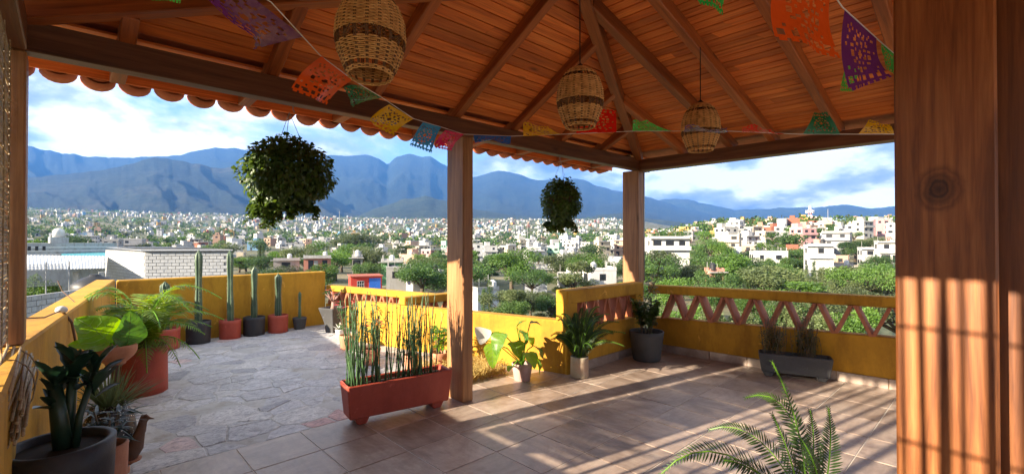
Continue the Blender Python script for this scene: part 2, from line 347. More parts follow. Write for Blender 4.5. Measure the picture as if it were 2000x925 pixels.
# ------------------------------------------------------------------ stone terrace: crazy paving of single flags
terr = MB(); terr.prism([(-.3,3.838),(4.3,3.838),(4.3,8.6),(-.3,8.6)], -.25, -.004)
terrace = part('stone_terrace', terr, M['stonemortar'], None, kind='structure')
def clip(poly, a, b, c):      # keep a x + b y <= c
    out = []
    for i in range(len(poly)):
        p, q = poly[i], poly[(i+1) % len(poly)]; dp, dq = a*p[0]+b*p[1]-c, a*q[0]+b*q[1]-c
        if dp <= 0: out.append(p)
        if dp*dq < 0: s = dp/(dp-dq); out.append((p[0]+(q[0]-p[0])*s, p[1]+(q[1]-p[1])*s))
    return out
def paving():
    r = random.Random(3); seeds = []; tries = 0
    while len(seeds) < 299 and tries < 40000:
        tries += 1; p = (r.uniform(-.15, 4.2), r.uniform(3.85, 8.55))
        rad = r.choice((.10, .14, .18, .22, .28))
        if all(((p[0]-q[0])*.8)**2 + ((p[1]-q[1])*1.1)**2 > (rad*.5+q[2]*.5)**2 for q in seeds): seeds.append((*p, rad))
    for s in seeds:
        poly = [(-.15,3.852),(4.2,3.852),(4.2,8.5),(-.15,8.5)]
        for q in seeds:
            if q is s or abs(q[0]-s[0])+abs(q[1]-s[1]) > 1.6: continue
            dx, dy = q[0]-s[0], q[1]-s[1]; w = (s[2]**2 - q[2]**2)*.5
            poly = clip(poly, dx, dy, (q[0]**2+q[1]**2-s[0]**2-s[1]**2)/2 + w*.6)
            if len(poly) < 3: break
        if len(poly) < 3: continue
        cx = sum(p[0] for p in poly)/len(poly); cy = sum(p[1] for p in poly)/len(poly)
        out = []
        n = len(poly)
        for i in range(n):       # roughen the outline and pull it in for the joint
            p, q = poly[i], poly[(i+1) % n]
            for k in range(3):
                f = k/3; x, y = p[0]+(q[0]-p[0])*f, p[1]+(q[1]-p[1])*f
                L = math.hypot(x-cx, y-cy) + 1e-6; g = max(.4, 1 - (.001 + r.uniform(0, .010))/L)
                out.append((( x-cx)*g, (y-cy)*g))
        mb = MB(); z = r.uniform(-.006, .003); nn = len(out)
        tilt = (r.uniform(-.012, .012), r.uniform(-.012, .012))
        top = [z + p[0]*tilt[0] + p[1]*tilt[1] for p in out]
        mb.add([(p[0], p[1], -.03) for p in out] + [(p[0], p[1], top[i]-.004) for i, p in enumerate(out)] + [(p[0]*.955, p[1]*.955, top[i]) for i, p in enumerate(out)],
               [(i, (i+1)%nn, (i+1)%nn+nn, i+nn) for i in range(nn)] + [(i+nn, (i+1)%nn+nn, (i+1)%nn+2*nn, i+2*nn) for i in range(nn)] + [tuple(range(2*nn, 3*nn))])
        o = part('flagstone', mb, M['stone'], terrace, loc=(cx, cy, 0))
        t = r.random(); g = r.uniform(.75, 1.15)
        o.color = (.95*g, .95*g, 1.0*g, 1)
        if t < .025: o.color = (1.15, .72, .66, 1)
        elif t < .14: o.color = (.45, .47, .55, 1)
        elif t < .3: o.color = (1.2, 1.17, 1.12, 1)
        if math.hypot(cx-1.02, cy-6.35) < .16: o.color = (.22, .23, .30, 1)
        if math.hypot(cx-1.6, cy-4.02) < .15: o.color = (1.1, .42, .36, 1)
paving()
# ------------------------------------------------------------------ parapets
def wall_run(name, label, p0, p1, th, z1, mat, parent=None, z0=-.3, bev=.015, z1b=None):
    """a straight plastered wall; p0 -> p1 is its near (seen) face, the thickness goes to the left of the run"""
    p0, p1 = Vector(p0), Vector(p1); d = (p1-p0).normalized(); n = Vector((-d.y, d.x))*th
    z1b = z1 if z1b is None else z1b
    mb = MB(); mb.prism([(p0.x,p0.y),(p1.x,p1.y),(p1.x+n.x,p1.y+n.y),(p0.x+n.x,p0.y+n.y)], z0, [z1, z1b, z1b, z1])
    o = part(name, mb, mat, parent, bev=bev)
    if label: o['label'] = label; o['category'] = 'wall'
    return o
wall_left = MB(); wall_left.prism([(-.15,-2.5),(-.15,3.5),(.5,8.5),(.30,8.66),(-.35,3.5),(-.35,-2.5)], -.3, .97)
o = part('parapet_wall', wall_left, M['ochre'], None, bev=.012, label='long ochre parapet at the left with a broad sunlit top, under the left post', cat='wall')
wall_run('parapet_wall', 'tall ochre back wall behind the row of column cacti', (.52,8.5), (3.42,8.5), .15, .955, M['ochre'])
lw = wall_run('parapet_wall', 'low sunlit yellow wall behind the horsetail trough and the white-flowered plant', (4.085,3.42), (3.17,6.72), -.16, .60, M['ochre'])
def zigzag(name, label, p0, p1, th, zc0, zc1, zl, zb, pitch, first, endp, slope=(0,0)):
    """parapet with a plastered base, a cap rail and slanted terracotta slabs between; slope = rise of the low and the top edge along the run"""
    p0, p1 = Vector((*p0,0)), Vector((*p1,0)); d = (p1-p0); L = d.length; d.normalize()
    t = thing(name, label, 'wall', p0, math.atan2(d.y, d.x))
    a, c = slope
    mb = MB(); mb.hexa([(0,0,-.3),(L,0,-.3),(L,th,-.3),(0,th,-.3),(0,0,zl),(L,0,zl+a),(L,th,zl+a),(0,th,zl)]); part('base_wall', mb, M['ochre'], t, bev=.01)
    mb = MB(); mb.hexa([(0,-.004,zc0),(L,-.004,zc0+c),(L,th+.004,zc0+c),(0,th+.004,zc0),(0,-.004,zc1),(L,-.004,zc1+c),(L,th+.004,zc1+c),(0,th+.004,zc1)]); part('cap_rail', mb, M['ochre'], t, bev=.012)
    if endp:
        for e in endp:
            mb = MB(); mb.box(e[0], e[1], .003, th-.003, zl-.02, zc0+.02); part('pier', mb, M['ochre'], t, bev=.006)
    x = first
    while x < L - pitch*.2:
        for s in (-1, 1):
            f = max(0, min(1, (x + s*pitch*.25)/L)); z0_, z1_ = zl + a*f - .004, zc0 + c*f + .004
            x0, x1 = x + s*pitch*.47, x + s*pitch*.06
            if x0 < .02 or x0 > L-.02: continue
            w = .019
            mb = MB(); mb.hexa([(x0-w,.03,z0_),(x0+w,.03,z0_),(x0+w,th-.03,z0_),(x0-w,th-.03,z0_),(x1-w,.03,z1_),(x1+w,.03,z1_),(x1+w,th-.03,z1_),(x1-w,th-.03,z1_)])
            part('baluster', mb, M['terraz'], t, bev=.004)
        x += pitch
    return t
# the run direction has the thickness on its left, away from the terrace
zigzag('zigzag_parapet', 'ochre zigzag parapet at the right behind the grey trough', (6.12,.1), (5.86,3.42), -.15, .832, .945, .545, 0, .325, .36, None, (-.09,-.05))
zigzag('zigzag_parapet', 'short ochre zigzag parapet between the hanging fern pot and the corner post', (4.085,3.39), (5.70,3.39), .17, .79, .945, .49, 0, .24, .34, [(0,.19),(1.42,1.612)])
zigzag('zigzag_parapet', 'far zigzag parapet with sunlit yellow cap behind the tapered vase', (4.0,5.95), (3.42,8.5), -.14, .60, .705, .375, 0, .22, .2, None)
zigzag('zigzag_parapet', 'small zigzag parapet seen above the low wall beside the middle post', (3.44,5.80), (4.36,5.80), .14, .60, .715, .375, 0, .24, .3, None)
# skirting tiles under the right parapet and the short parapet
sk = thing('skirting', 'row of beige skirting tiles along the foot of the right parapet', 'skirting', (6.12,.1,0), math.atan2(3.32,-.26))
mb = MB(); mb.box(.003,.441,.001,.016,.004,.105); sk_me = bevel(mb.mesh('skirting_tile', M['tile']), .002)
for i in range(8): link('skirting_tile', sk_me, sk, (-.17 + i*T, 0, 0))
sk2 = thing('skirting', 'row of skirting tiles under the short zigzag parapet by the fern', 'skirting', (4.2,3.374,0), 0)
for i in range(3): link('skirting_tile', sk_me, sk2, (i*T, 0, 0))
# ------------------------------------------------------------------ pavilion
pav = thing('pavilion', 'open timber pavilion with hipped board ceiling and clay tile eaves', 'pavilion', (0,0,0))
def post(x0, x1, y0, y1, z0, z1, mat='post', **k):
    """vertical timber, length along local X"""
    mb = MB(); mb.box(0, z1-z0, -(x1-x0)/2, (x1-x0)/2, -(y1-y0)/2, (y1-y0)/2); me = bevel(mb.mesh('post', M[mat]), .009)
    o = link('post', me, pav, **k); cx, cy = (x0+x1)/2, (y0+y1)/2
    o.matrix_local = Matrix(((0,1,0,cx),(0,0,1,cy),(1,0,0,z0),(0,0,0,1))); return o
post(2.67, 2.79, 3.46, 3.72, .004, 2.48); post(5.70, 5.85, 3.47, 3.72, .004, 2.48); post(-.29, -.152, 3.46, 3.66, .97, 2.48)
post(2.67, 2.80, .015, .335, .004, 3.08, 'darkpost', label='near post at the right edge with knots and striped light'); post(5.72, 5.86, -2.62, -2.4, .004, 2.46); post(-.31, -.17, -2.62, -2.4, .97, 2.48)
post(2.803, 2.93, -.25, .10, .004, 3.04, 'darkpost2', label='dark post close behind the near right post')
beam('beam', (-.45, 3.515, 2.56), (6.0, 3.515, 2.56), .11, .16, M['beam'], pav)
beam('beam', (5.79, 3.457, 2.545), (5.79, -2.7, 2.545), .18, .155, M['beam'], pav)
beam('beam', (-.24, 3.457, 2.56), (-.24, -2.7, 2.56), .18, .16, M['beam'], pav)
beam('beam', (-.15, -2.5, 2.55), (5.70, -2.5, 2.55), .20, .155, M['beam'], pav)
ZB = 2.725; X0, X1, Y0, Y1 = -.20, 5.70, -2.6, 3.46; AX, AY = 2.75, 2.16; KY = .60; RISE = KY*(Y1-AY); KX = RISE/(X1-AX); KX0 = RISE/(AX-X0); KN = RISE/(AY-Y0)
apex = Vector((AX, AY, ZB+RISE))
corners = [Vector((X0,Y1,ZB)), Vector((X1,Y1,ZB)), Vector((X1,Y0,ZB)), Vector((X0,Y0,ZB))]
def plane_boards(a, b, bw=.088, lim=None):
    """boards of one roof plane: from the eave line a-b up to the apex, each laid along a-b and mitred at the hips"""
    d = (b-a).normalized(); foot = a + d*((apex-a).dot(d)); upv = apex-foot; S = upv.length; u = upv/S; n = d.cross(u).normalized()
    if n.z < 0: n = -n
    L = (b-a).length; fa = (foot-a).length
    rr = random.Random(int(a.x*10+b.y*7)); s = -.02; k = 0
    while s < S - .03:
        s1 = min(s+bw, S-.01); g = .0016
        x00, x01 = max(s+g,0)/S*fa, max(s1-g,0)/S*fa; x10, x11 = L - max(s+g,0)/S*(L-fa), L - max(s1-g,0)/S*(L-fa)
        cuts = [0, 1]
        if L*(1-s/S) > 2.2: cuts = [0, rr.uniform(.25,.75), 1]
        for q in range(len(cuts)-1):
            c0, c1 = cuts[q], cuts[q+1]; e = .0012/ max(.3, x10-x00)
            A = lambda f, lo, hi: lo + (hi-lo)*f
            f0, f1 = c0 + (e if c0 else 0), c1 - (e if c1 < 1 else 0)
            pts = [(A(f0,x00,x10), s+g), (A(f1,x00,x10), s+g), (A(f1,x01,x11), s1-g), (A(f0,x01,x11), s1-g)]
            y0 = s + g; mb = MB(); th = .016; ch = .0035
            P = [(p[0]-pts[0][0], p[1]-y0) for p in pts]
            mb.hexa([(P[0][0],ch,0),(P[1][0],ch,0),(P[2][0],P[2][1]-ch,0),(P[3][0],P[3][1]-ch,0),(P[0][0],0,th),(P[1][0],0,th),(P[2][0],P[2][1],th),(P[3][0],P[3][1],th)])
            o = part('ceiling_board', mb, M['board'], pav)
            org = a + d*pts[0][0] + u*y0
            o.matrix_local = Matrix(((d.x,u.x,n.x,org.x),(d.y,u.y,n.y,org.y),(d.z,u.z,n.z,org.z),(0,0,0,1)))
        s = s1; k += 1
plane_boards(corners[0], corners[1]); plane_boards(corners[1], corners[2]); plane_boards(corners[2], corners[3]); plane_boards(corners[3], corners[0])
# roof skin above the boards with barrel tiles laid as ribs
sk_ = MB(); up = Vector((0,0,.022))
E_ = [Vector((-.75,4.26,2.70)), Vector((6.25,4.26,2.70)), Vector((6.25,-3.2,2.60)), Vector((-.75,-3.2,2.60))]
ring = [c+up for c in corners]; ring2 = [c+Vector((0,0,.07)) for c in corners]
sk_.add([*ring, apex+up], [(0,1,4),(1,2,4),(2,3,4),(3,0,4)])
sk_.add([*ring, *[e+Vector((0,0,.02)) for e in E_]], [(0,4,5,1),(1,5,6,2),(2,6,7,3),(3,7,4,0)])
sk_.add([*[r+Vector((0,0,.05)) for r in ring], *[e+Vector((0,0,.06)) for e in E_], apex+Vector((0,0,.09))], [(0,1,5,4),(1,2,6,5),(2,3,7,6),(3,0,4,7),(1,0,8),(2,1,8),(3,2,8),(0,3,8)])
part('roof_skin', sk_, M['rooftile'], pav)
RH, RW = .115, .078
def rafter(p0, p1, w=RW, h=RH, name='rafter', mat=None, drop=0): return beam(name, Vector(p0)-Vector((0,0,drop+h*.5+.004)), Vector(p1)-Vector((0,0,drop+h*.5+.004)), w, h, mat or M['rafter'], pav)
for x in (.25, 1.03, 1.79, 2.62, 3.36, 4.12, 4.90):
    t = (x-X0)/(AX-X0) if x < AX else (X1-x)/(X1-AX)
    yt = Y1 - (Y1-AY)*min(t,1) + .03
    rafter((x, Y1+.16, ZB-.03), (x, yt, ZB+KY*(Y1-yt)))
for y in (2.83, 2.24, 1.78, 1.17, .56, -.05, -.66, -1.3, -1.9):
    t = (Y1-y)/(Y1-AY) if y > AY else (y-Y0)/(AY-Y0)
    xt = X1 - (X1-AX)*min(t,1) + .05
    rafter((X1+.16, y, ZB-.03), (xt, y, ZB+KX*(X1-xt)))
    xt = X0 + (AX-X0)*min(t,1) - .05
    rafter((X0-.16, y, ZB-.03), (xt, y, ZB+KX0*(xt-X0)))
for x in (1.03, 2.62, 4.12): rafter((x, Y0-.1, ZB-.02), (x, Y0+.6*(AY-Y0), ZB+KN*.6*(AY-Y0)))
for c in corners:
    o_ = (c-apex).normalized()
    rafter(c + Vector((o_.x,o_.y,0))*.10 + Vector((0,0,.0)), apex, .098, .15, 'hip_rafter', M['rafter'], -.012)
# eave: flat tails, soffit boards, drip board and the tile ends
eY = 4.24
for x in (-.42, .25, 1.03, 1.79, 2.62, 3.36, 4.12, 4.90, 5.65):
    beam('rafter_tail', (x, 3.575, 2.655), (x, eY-.03, 2.620), .085, .075, M['rafter'], pav)
y = 3.575; i = 0
while y < eY:
    beam('soffit_board', (-.7, y+.052, 2.702-.05*(y-3.66)), (6.2, y+.052, 2.702-.05*(y-3.66)), .1, .016, M['board'], pav, bev=.002); y += .104
beam('eave_board', (-.72, eY+.012, 2.648), (6.22, eY+.012, 2.648), .022, .085, M['board'], pav, bev=.003)
mb = MB(); n = 9; r0, r1, th = .082, .098, .014       # one pan tile: a half pipe open to the top
vs_ = []
for yy, r in ((-.075, r0), (.075, r1)):
    for rr_ in (r, r-th):
        for k in range(n+1):
            a = math.pi + math.pi*k/n; vs_.append((math.cos(a)*rr_, yy, math.sin(a)*rr_*.82))
m_ = n+1; fs = []
for k in range(n):
    fs += [(k,k+1,2*m_+k+1,2*m_+k), (m_+k+1,m_+k,3*m_+k,3*m_+k+1), (k+1,k,m_+k,m_+k+1), (2*m_+k,2*m_+k+1,3*m_+k+1,3*m_+k)]
fs.append(tuple(range(m_-1, -1, -1))); mb.add(vs_, fs); pan_me = mb.mesh('pan_tile', M['rooftile'], True)
mb = MB(); mb.add([(v[0]*1.05, v[1], -v[2]*.85) for v in vs_], [tuple(reversed(f)) for f in fs[:-1]]); cov_me = mb.mesh('cover_tile', M['rooftile'], True)
x = -.66; rt = random.Random(5)
while x < 6.3:
    link('pan_tile', pan_me, pav, (x, 4.345+rt.uniform(-.012,.012), 2.648+rt.uniform(-.006,.006)), (R(-3), rt.uniform(-.04,.04), rt.uniform(-.03,.03)))
    link('cover_tile', cov_me, pav, (x+.1025, 4.325+rt.uniform(-.012,.012), 2.668), (R(-4), 0, rt.uniform(-.03,.03)))
    x += .205
# hooks on the beam
for hx in (1.19, 4.16):
    mb = MB(); mb.tube([(hx,3.56,2.49),(hx,3.56,2.455),(hx+.012,3.56,2.44),(hx,3.56,2.43),(hx-.012,3.56,2.44)], .004, 5); part('hook', mb, M['steel'], pav)
# ------------------------------------------------------------------ reed blind (left edge) and reed screen closing the left end
bl = thing('reed_blind', 'straw reed blind hanging at the left edge with its rolled bundle below', 'blind', (-.215, 3.05, .70))
mb = MB(); mb.tube([(0,-.5,0),(0,.36,0)], .0075, 6); reed_me = mb.mesh('reed', M['reed'], True)
mb = MB(); mb.tube([(0,-.5,0),(0,.385,.01)], .0058, 6); reed2_me = mb.mesh('reed', M['reed'], True)
z = .32
while z < 1.77: link('reed', reed_me, bl, (rt.uniform(-.004,.004), rt.uniform(-.02,.02), z), (rt.uniform(-.012,.012), 0, rt.uniform(-.01,.01))); z += .0155
for k in range(80):
    a = k*2.4; q = .0125*math.sqrt(k); link('reed', reed2_me, bl, (q*math.cos(a)*.8+.02, rt.uniform(-.04,.03), .14 + q*math.sin(a)*1.15), (rt.uniform(-.03,.05), 0, rt.uniform(-.05,.05)))
mb = MB()
for yy in (.28, .0): mb.tube([(.012,yy,.0),(.014,yy,.9),(.012,yy,1.78)], .003, 4); mb.tube([(.02+.098*math.cos(q/16*6.283), yy, .14+.138*math.sin(q/16*6.283)) for q in range(17)], .003, 4)
part('tie_cord', mb, M['reed'], bl)
scr = thing('reed_screen', 'upright reed screen across the left end of the pavilion, casting stripes', 'screen', (-.25, 0, .97))
canes = []
for q in range(4):
    mb = MB(); mb.tube([(0,0,0),(rt.uniform(-.01,.01),rt.uniform(-.008,.008),.75),(0,0,1.51)], .011+.004*q, 7); canes.append(mb.mesh('cane', M['reed'], True))
y = -.9; ci = 0
while y < 2.62:
    link('cane', canes[ci % 2] if .45 < y < 1.15 else rt.choice(canes), scr, (rt.uniform(-.02,.02), y, 0), (rt.uniform(-.012,.012), rt.uniform(-.01,.01), 0))
    if .45 < y < 1.15: y += (.028, .052, .060, .046, .030, .066, .050)[ci % 7]
    else: y += rt.choice((.036, .07, .10, .12, .14, .16)) if .0 < y else .04
    ci += 1
mb = MB()
for zz in (.25, .75, 1.25): mb.tube([(.025,-.9,zz),(.03,1,zz+.01),(.025,2.65,zz)], .008, 5)
part('tie_rail', mb, M['reed'], scr)

# added pale slab behind the camera, unseen: bounces sunlight up to the ceiling
mb = MB(); mb.box(-.35, 8.5, -10, -3.61, -.25, .0); part('bounce_slab', mb, M['concrete0'], None, kind='structure')
M['vein'] = leafmat('pale_leaf_vein', (.20,.30,.10), (.26,.36,.13), (.32,.42,.18), .3)
# ------------------------------------------------------------------ wicker pendant lamps
def lamp_r(z):      # z 0..0.40
    pts = [(0,.098),(.05,.122),(.12,.148),(.18,.158),(.25,.153),(.31,.134),(.355,.108),(.385,.08),(.40,.05)]
    for (a, ra), (b, rb) in zip(pts, pts[1:]):
        if z <= b: f = (z-a)/(b-a); f = f*f*(3-2*f)*.4 + f*.6; return ra + (rb-ra)*f
    return .05
NS = 18
def weave(z0, z1, step=.0078):
    mb = MB(); z = z0; row = 0; n = NS*4
    while z <= z1:
        vs_ = []; fs = []; r = lamp_r(z)
        for k in range(n):
            a = 2*math.pi*k/n; w = math.cos(a*NS + math.pi*(row % 2))*.003
            for dr, dz in ((.003,0),(0,.0046),(-.003,0),(0,-.0046)):
                q = r + w + dr; vs_.append((q*math.cos(a), q*math.sin(a), z+dz))
        for k in range(n):
            for j in range(4): fs.append((k*4+j, ((k+1)%n)*4+j, ((k+1)%n)*4+(j+1)%4, k*4+(j+1)%4))
        mb.add(vs_, fs); z += step; row += 1
    return mb
wl = weave(.035, .128).mesh('lower_weave', M['wicker'], True); wu = weave(.172, .322).mesh('upper_weave', M['wicker'], True); wc = weave(.352, .40).mesh('top_weave', M['wicker'], True); wr = weave(.0, .012, .006).mesh('bottom_rim', M['wicker'], True)
mb = MB()
for k in range(NS):
    for e in (-.028, .028):
        a = 2*math.pi*k/NS + e; mb.tube([(lamp_r(z)*math.cos(a), lamp_r(z)*math.sin(a), z) for z in [i*.04 for i in range(11)]], .0034, 4)
rs = random.Random(2)
for k in range(46):     # loose cross strands in the open band
    a = rs.uniform(0, 6.283); b = a + rs.uniform(-.35, .35); mb.tube([(lamp_r(.13)*math.cos(a), lamp_r(.13)*math.sin(a), .13), (.157*math.cos((a+b)/2), .157*math.sin((a+b)/2), .15), (lamp_r(.17)*math.cos(b), lamp_r(.17)*math.sin(b), .17)], .0022, 4)
wst = mb.mesh('stakes', M['wickdark'], True)
for (x, y, z, top, s, rz, lab) in ((1.03,2.05,2.275,3.05,1.02,.3,'large wicker pendant lamp nearest the camera, upper left'), (2.46,1.93,2.255,3.36,.97,1.1,'wicker pendant lamp hanging in the middle in front of the red paper flag'), (3.83,1.74,2.255,3.12,.97,2.0,'smallest wicker pendant lamp at the right, crossed by a purple flag')):
    t = thing('pendant_lamp', lab, 'lamp', (x,y,z), rz, 'wicker lamps under the pavilion roof'); t.scale = (s,s,s)
    if s > 1: t.rotation_euler = (R(-3), R(4), rz)
    for nm, me in (('lower_weave',wl),('upper_weave',wu),('top_weave',wc),('bottom_rim',wr),('stakes',wst)): link(nm, me, t)
    mb = MB(); mb.tube([(0,0,.40),(0,0,(top-z)/s)], .0045, 6); mb.lathe([(.03,.395),(.03,.41),(.012,.43)], 10); mb.lathe([(.018,.33),(.018,.395)], 8); part('cord', mb, M['cord'], t)
# ------------------------------------------------------------------ strings of cut-paper flags
def string(label, pts):
    P = [at(*p) for p in pts]; Q = []
    for a, b in zip(P, P[1:]):
        for k in range(4): Q.append(a.lerp(b, k/4))
    Q.append(P[-1]); mb = MB(); mb.tube(Q, .0028, 5); return part('bunting_string', mb, M['string'], None, label=label, cat='string')
string('string of paper flags sloping from the upper left to the middle post', [(250,-140,1.45),(365,-100,1.55),(425,-60,1.65),(530,5,1.85),(625,108,2.39),(690,157,2.75),(745,190,3.09),(808,232,3.5),(858,247,3.85),(905,262,4.24)])
string('level string of blown flags from the middle post to the right', [(905,262,4.22),(1000,266,4.12),(1100,262,4.05),(1240,256,4.0),(1420,256,3.95),(1560,262,3.95),(1745,262,3.98),(1830,262,4.02)])
string('short string of flags crossing the upper right corner', [(1340,-95,1.5),(1450,-85,1.55),(1518,-72,1.62),(1625,-15,1.85),(1645,14,1.95),(1712,75,2.15),(1745,104,2.3),(1800,150,2.6)])
def flag(col, label, a, b, c, d, Da, Db, push=.0, seed=0, nx=26, ny=22):
    r = random.Random(seed); A, B, Cc, Dd = at(*a, Da), at(*b, Db), at(*c, Db-push), at(*d, Da-push)
    nrm = (B-A).cross(Dd-A).normalized(); sz = (B-A).length; vs_ = []; fs = []
    ph = r.uniform(0, 6.28); keep = {}
    for j in range(ny+1):
        v = j/ny
        for i in range(nx+1):
            u = i/nx; p = A.lerp(B, u).lerp(Dd.lerp(Cc, u), v)
            w = math.sin(u*5.2+ph+v*1.2)*.055*v + math.sin(u*11+ph*2+v*3)*.012*v + math.sin(v*3.1)*.05
            vs_.append(p + nrm*w*sz)
    cx, cy = (nx-1)/2, (ny-1)*.47
    for j in range(ny):
        for i in range(nx):
            hole = False; di, dj = (i-cx)/cx, (j-cy)/cy; q = math.hypot(di, dj); an = math.atan2(dj, di)
            if 2 <= j < ny-2 and 2 <= i < nx-2:
                if .30 < q < .42 and int((an+math.pi)*8/math.pi) % 2 == 0: hole = True
                if .52 < q < .66 and int((an+math.pi)*13/math.pi) % 2: hole = True
                if q < .14: hole = True
                if q > .85 and (i*3+j*5+seed) % 7 == 0: hole = True
                if j in (3,) and i % 3 == 0: hole = True
            if j >= ny-4 and j < ny-2 and i % 4 in (1, 2): hole = True
            if j == ny-1 and i % 3 == 0: hole = True
            if not hole: fs.append((j*(nx+1)+i, j*(nx+1)+i+1, (j+1)*(nx+1)+i+1, (j+1)*(nx+1)+i))
    mb = MB(); mb.add(vs_, fs)
    return part('paper_flag', mb, M['pf_'+col], None, True, label=label, cat='paper flag', group='cut-paper flags on the strings')
for k, a in enumerate([
    ('lime','bright green paper flag at the top edge, left of the purple one',(285,-118),(365,-100),(352,6),(294,0),1.5,1.56,0),
    ('purple','large purple paper flag at the top left',(415,-66),(592,72),(495,97),(420,-8),1.62,2.2,.0),
    ('orange','orange paper flag below the nearest wicker lamp',(628,110),(690,155),(643,206),(570,176),2.4,2.75,.15),
    ('dgreen','dark green crumpled paper flag between the orange and yellow ones',(706,168),(747,191),(690,212),(672,172),2.85,3.1,.1),
    ('yellow','yellow paper flag bellied by the wind left of the middle post',(760,204),(808,232),(766,264),(716,234),3.2,3.5,.2),
    ('sky','sky-blue paper flag with lacy hem beside the middle post',(826,239),(862,248),(840,297),(800,284),3.6,3.87,.0),
    ('pink','pink paper flag against the top of the middle post',(870,254),(906,262),(884,295),(848,288),3.9,4.2,.1),
    ('blue','flat dark blue paper flag just right of the middle post',(925,264),(998,266),(996,278),(928,277),4.2,4.12,.15),
    ('yellow','yellow paper flag blown upward in front of the ceiling, centre',(1022,266),(1098,262),(1070,246),(1022,240),4.1,4.05,.1),
    ('red','red paper flag blown upward behind the middle wicker lamp',(1125,261),(1204,258),(1203,215),(1135,217),4.05,4.0,-.1),
    ('lime','bright green paper flag right of the red one',(1235,256),(1314,256),(1262,232),(1236,238),4.0,3.98,.1),
    ('purple','thin purple paper flag seen edge-on across the smallest lamp',(1335,256),(1422,256),(1420,248),(1338,249),3.35,3.35,.3),
    ('red','thin red-orange paper flag seen edge-on right of the smallest lamp',(1450,257),(1532,261),(1505,249),(1450,247),3.95,3.95,.2),
    ('dgreen','dark green triangular paper flag blown up at the right beam',(1568,262),(1641,262),(1612,219),(1588,220),3.95,3.95,.0),
    ('yellow','yellow paper flag blown up beside the near right post',(1676,262),(1746,262),(1738,243),(1694,234),3.97,3.98,.0),
    ('orange','big orange paper flag at the top right',(1522,-70),(1622,-16),(1650,112),(1514,78),1.62,1.84,.0),
    ('purple','purple paper flag hanging beside the near right post',(1650,18),(1712,75),(1742,150),(1650,182),1.97,2.15,.05),
    ('green','green paper flag tip at the top edge, right of centre',(1355,-94),(1428,-88),(1414,28),(1366,6),1.5,1.53,.0),
    ('green','small green paper flag at the edge of the near right post',(1722,84),(1748,107),(1752,150),(1728,122),2.2,2.31,.0),
    ('lime','green paper flag peeping out behind the hanging purple one',(1655,118),(1680,136),(1666,180),(1643,178),2.25,2.3,.0)]):
    flag(*a, seed=k+1)
# ------------------------------------------------------------------ pots
def pot_parts(t, r0, r1, h, mat, n=32, wall=.018, belly=0, lip=0, soil=.04, z0=0):
    prof = [(r0*.6, z0), (r0*.94, z0), (r0, z0+.012)]
    for i in range(1, 7):
        f = i/6; prof.append((r0+(r1-r0)*f + belly*math.sin(f*math.pi), z0+.012+(h-.012)*f))
    if lip: prof[-1:] = [(r1, z0+h-lip), (r1+.012, z0+h-lip+.004), (r1+.012, z0+h)]
    ro = prof[-1][0]; prof += [(ro-wall*.5, z0+h+.005), (ro-wall, z0+h), (max(r1,r0)*.98-wall, z0+h-soil-.02)]
    mb = MB(); mb.lathe(prof, n); part('pot', mb, mat, t, True)
    mb = MB(); mb.lathe([(0.001, z0+h-soil+.008), ((max(r1,r0)-wall)*.5, z0+h-soil+.004), (r1-wall+belly*.3, z0+h-soil)], n, close=False); part('soil', mb, M['soil'], t)
def cactus(mb, x, y, z0, z1, r, ribs=7, lean=0, mbs=None, rr=random):
    n = ribs*4; H = z1-z0; prof = []
    for i in range(13):
        f = i/12; q = r*(1 if f < .9 else math.sqrt(max(0, 1-((f-.9)/.1)**2))*.98+.02)*(.9+.1*math.sin(f*9+x*5)); prof.append((q, f*H))
    vs_ = []; fs = []
    for q, z in prof:
        for k in range(n):
            a = 2*math.pi*k/n; w = q*(1 - .45*(1-abs(math.cos(a*ribs/2)))**1.2); vs_.append((x + lean*z + w*math.cos(a), y + w*math.sin(a), z0+z))
    for j in range(12):
        for k in range(n): fs.append((j*n+k, j*n+(k+1)%n, (j+1)*n+(k+1)%n, (j+1)*n+k))
    mb.add(vs_, fs)
    if mbs is not None:
        for k in range(ribs):
            a = 2*math.pi*k/ribs
            z = .02
            while z < H*.97:
                c = Vector((x+lean*z+r*.98*math.cos(a), y+r*.98*math.sin(a), z0+z))
                for s in range(4): mbs.card(c, (math.cos(a+rr.uniform(-1,1)), math.sin(a+rr.uniform(-1,1)), rr.uniform(-.5,.8)), (0,0,1), .018, .003)
                z += .028
rc = random.Random(11)
def potted_cactus(x, y, r, h, mat, top, cr, label, ribs=6, lean=0, r0=None):
    t = thing('potted_cactus', label, 'cactus', (x,y,-.01), rc.uniform(0,6)); pot_parts(t, r0 or r*.96, r, h, mat, wall=.022)
    mb, ms = MB(), MB(); cactus(mb, 0, 0, h-.05, top, cr, ribs, lean, ms, rc); part('stem', mb, M['cactus'], t, True); part('spines', ms, M['spine'], t)
    return t
potted_cactus(1.43, 8.24, .16, .33, M['blackpot'], 1.39, .052, 'tallest column cactus in a black pot, leftmost black pot of the row', 6)
potted_cactus(1.86, 8.31, .152, .29, M['redpot'], 1.385, .05, 'tall column cactus in a red pot between two black pots', 5, .01)
potted_cactus(2.20, 8.32, .158, .30, M['blackpot'], 1.11, .048, 'medium column cactus in the second black pot of the row', 6)
potted_cactus(2.56, 8.32, .155, .29, M['redpot'], .98, .054, 'dark ribbed cactus in the red pot furthest right of the row', 9)
potted_cactus(2.92, 8.36, .115, .20, M['greypot'], .65, .026, 'thin young cactus in a small grey pot at the end of the row', 5, 0, .085)
potted_cactus(1.01, 8.12, .185, .29, M['redpot'], .95, .062, 'short pale-topped cactus in a wide red pot behind the palm', 8)
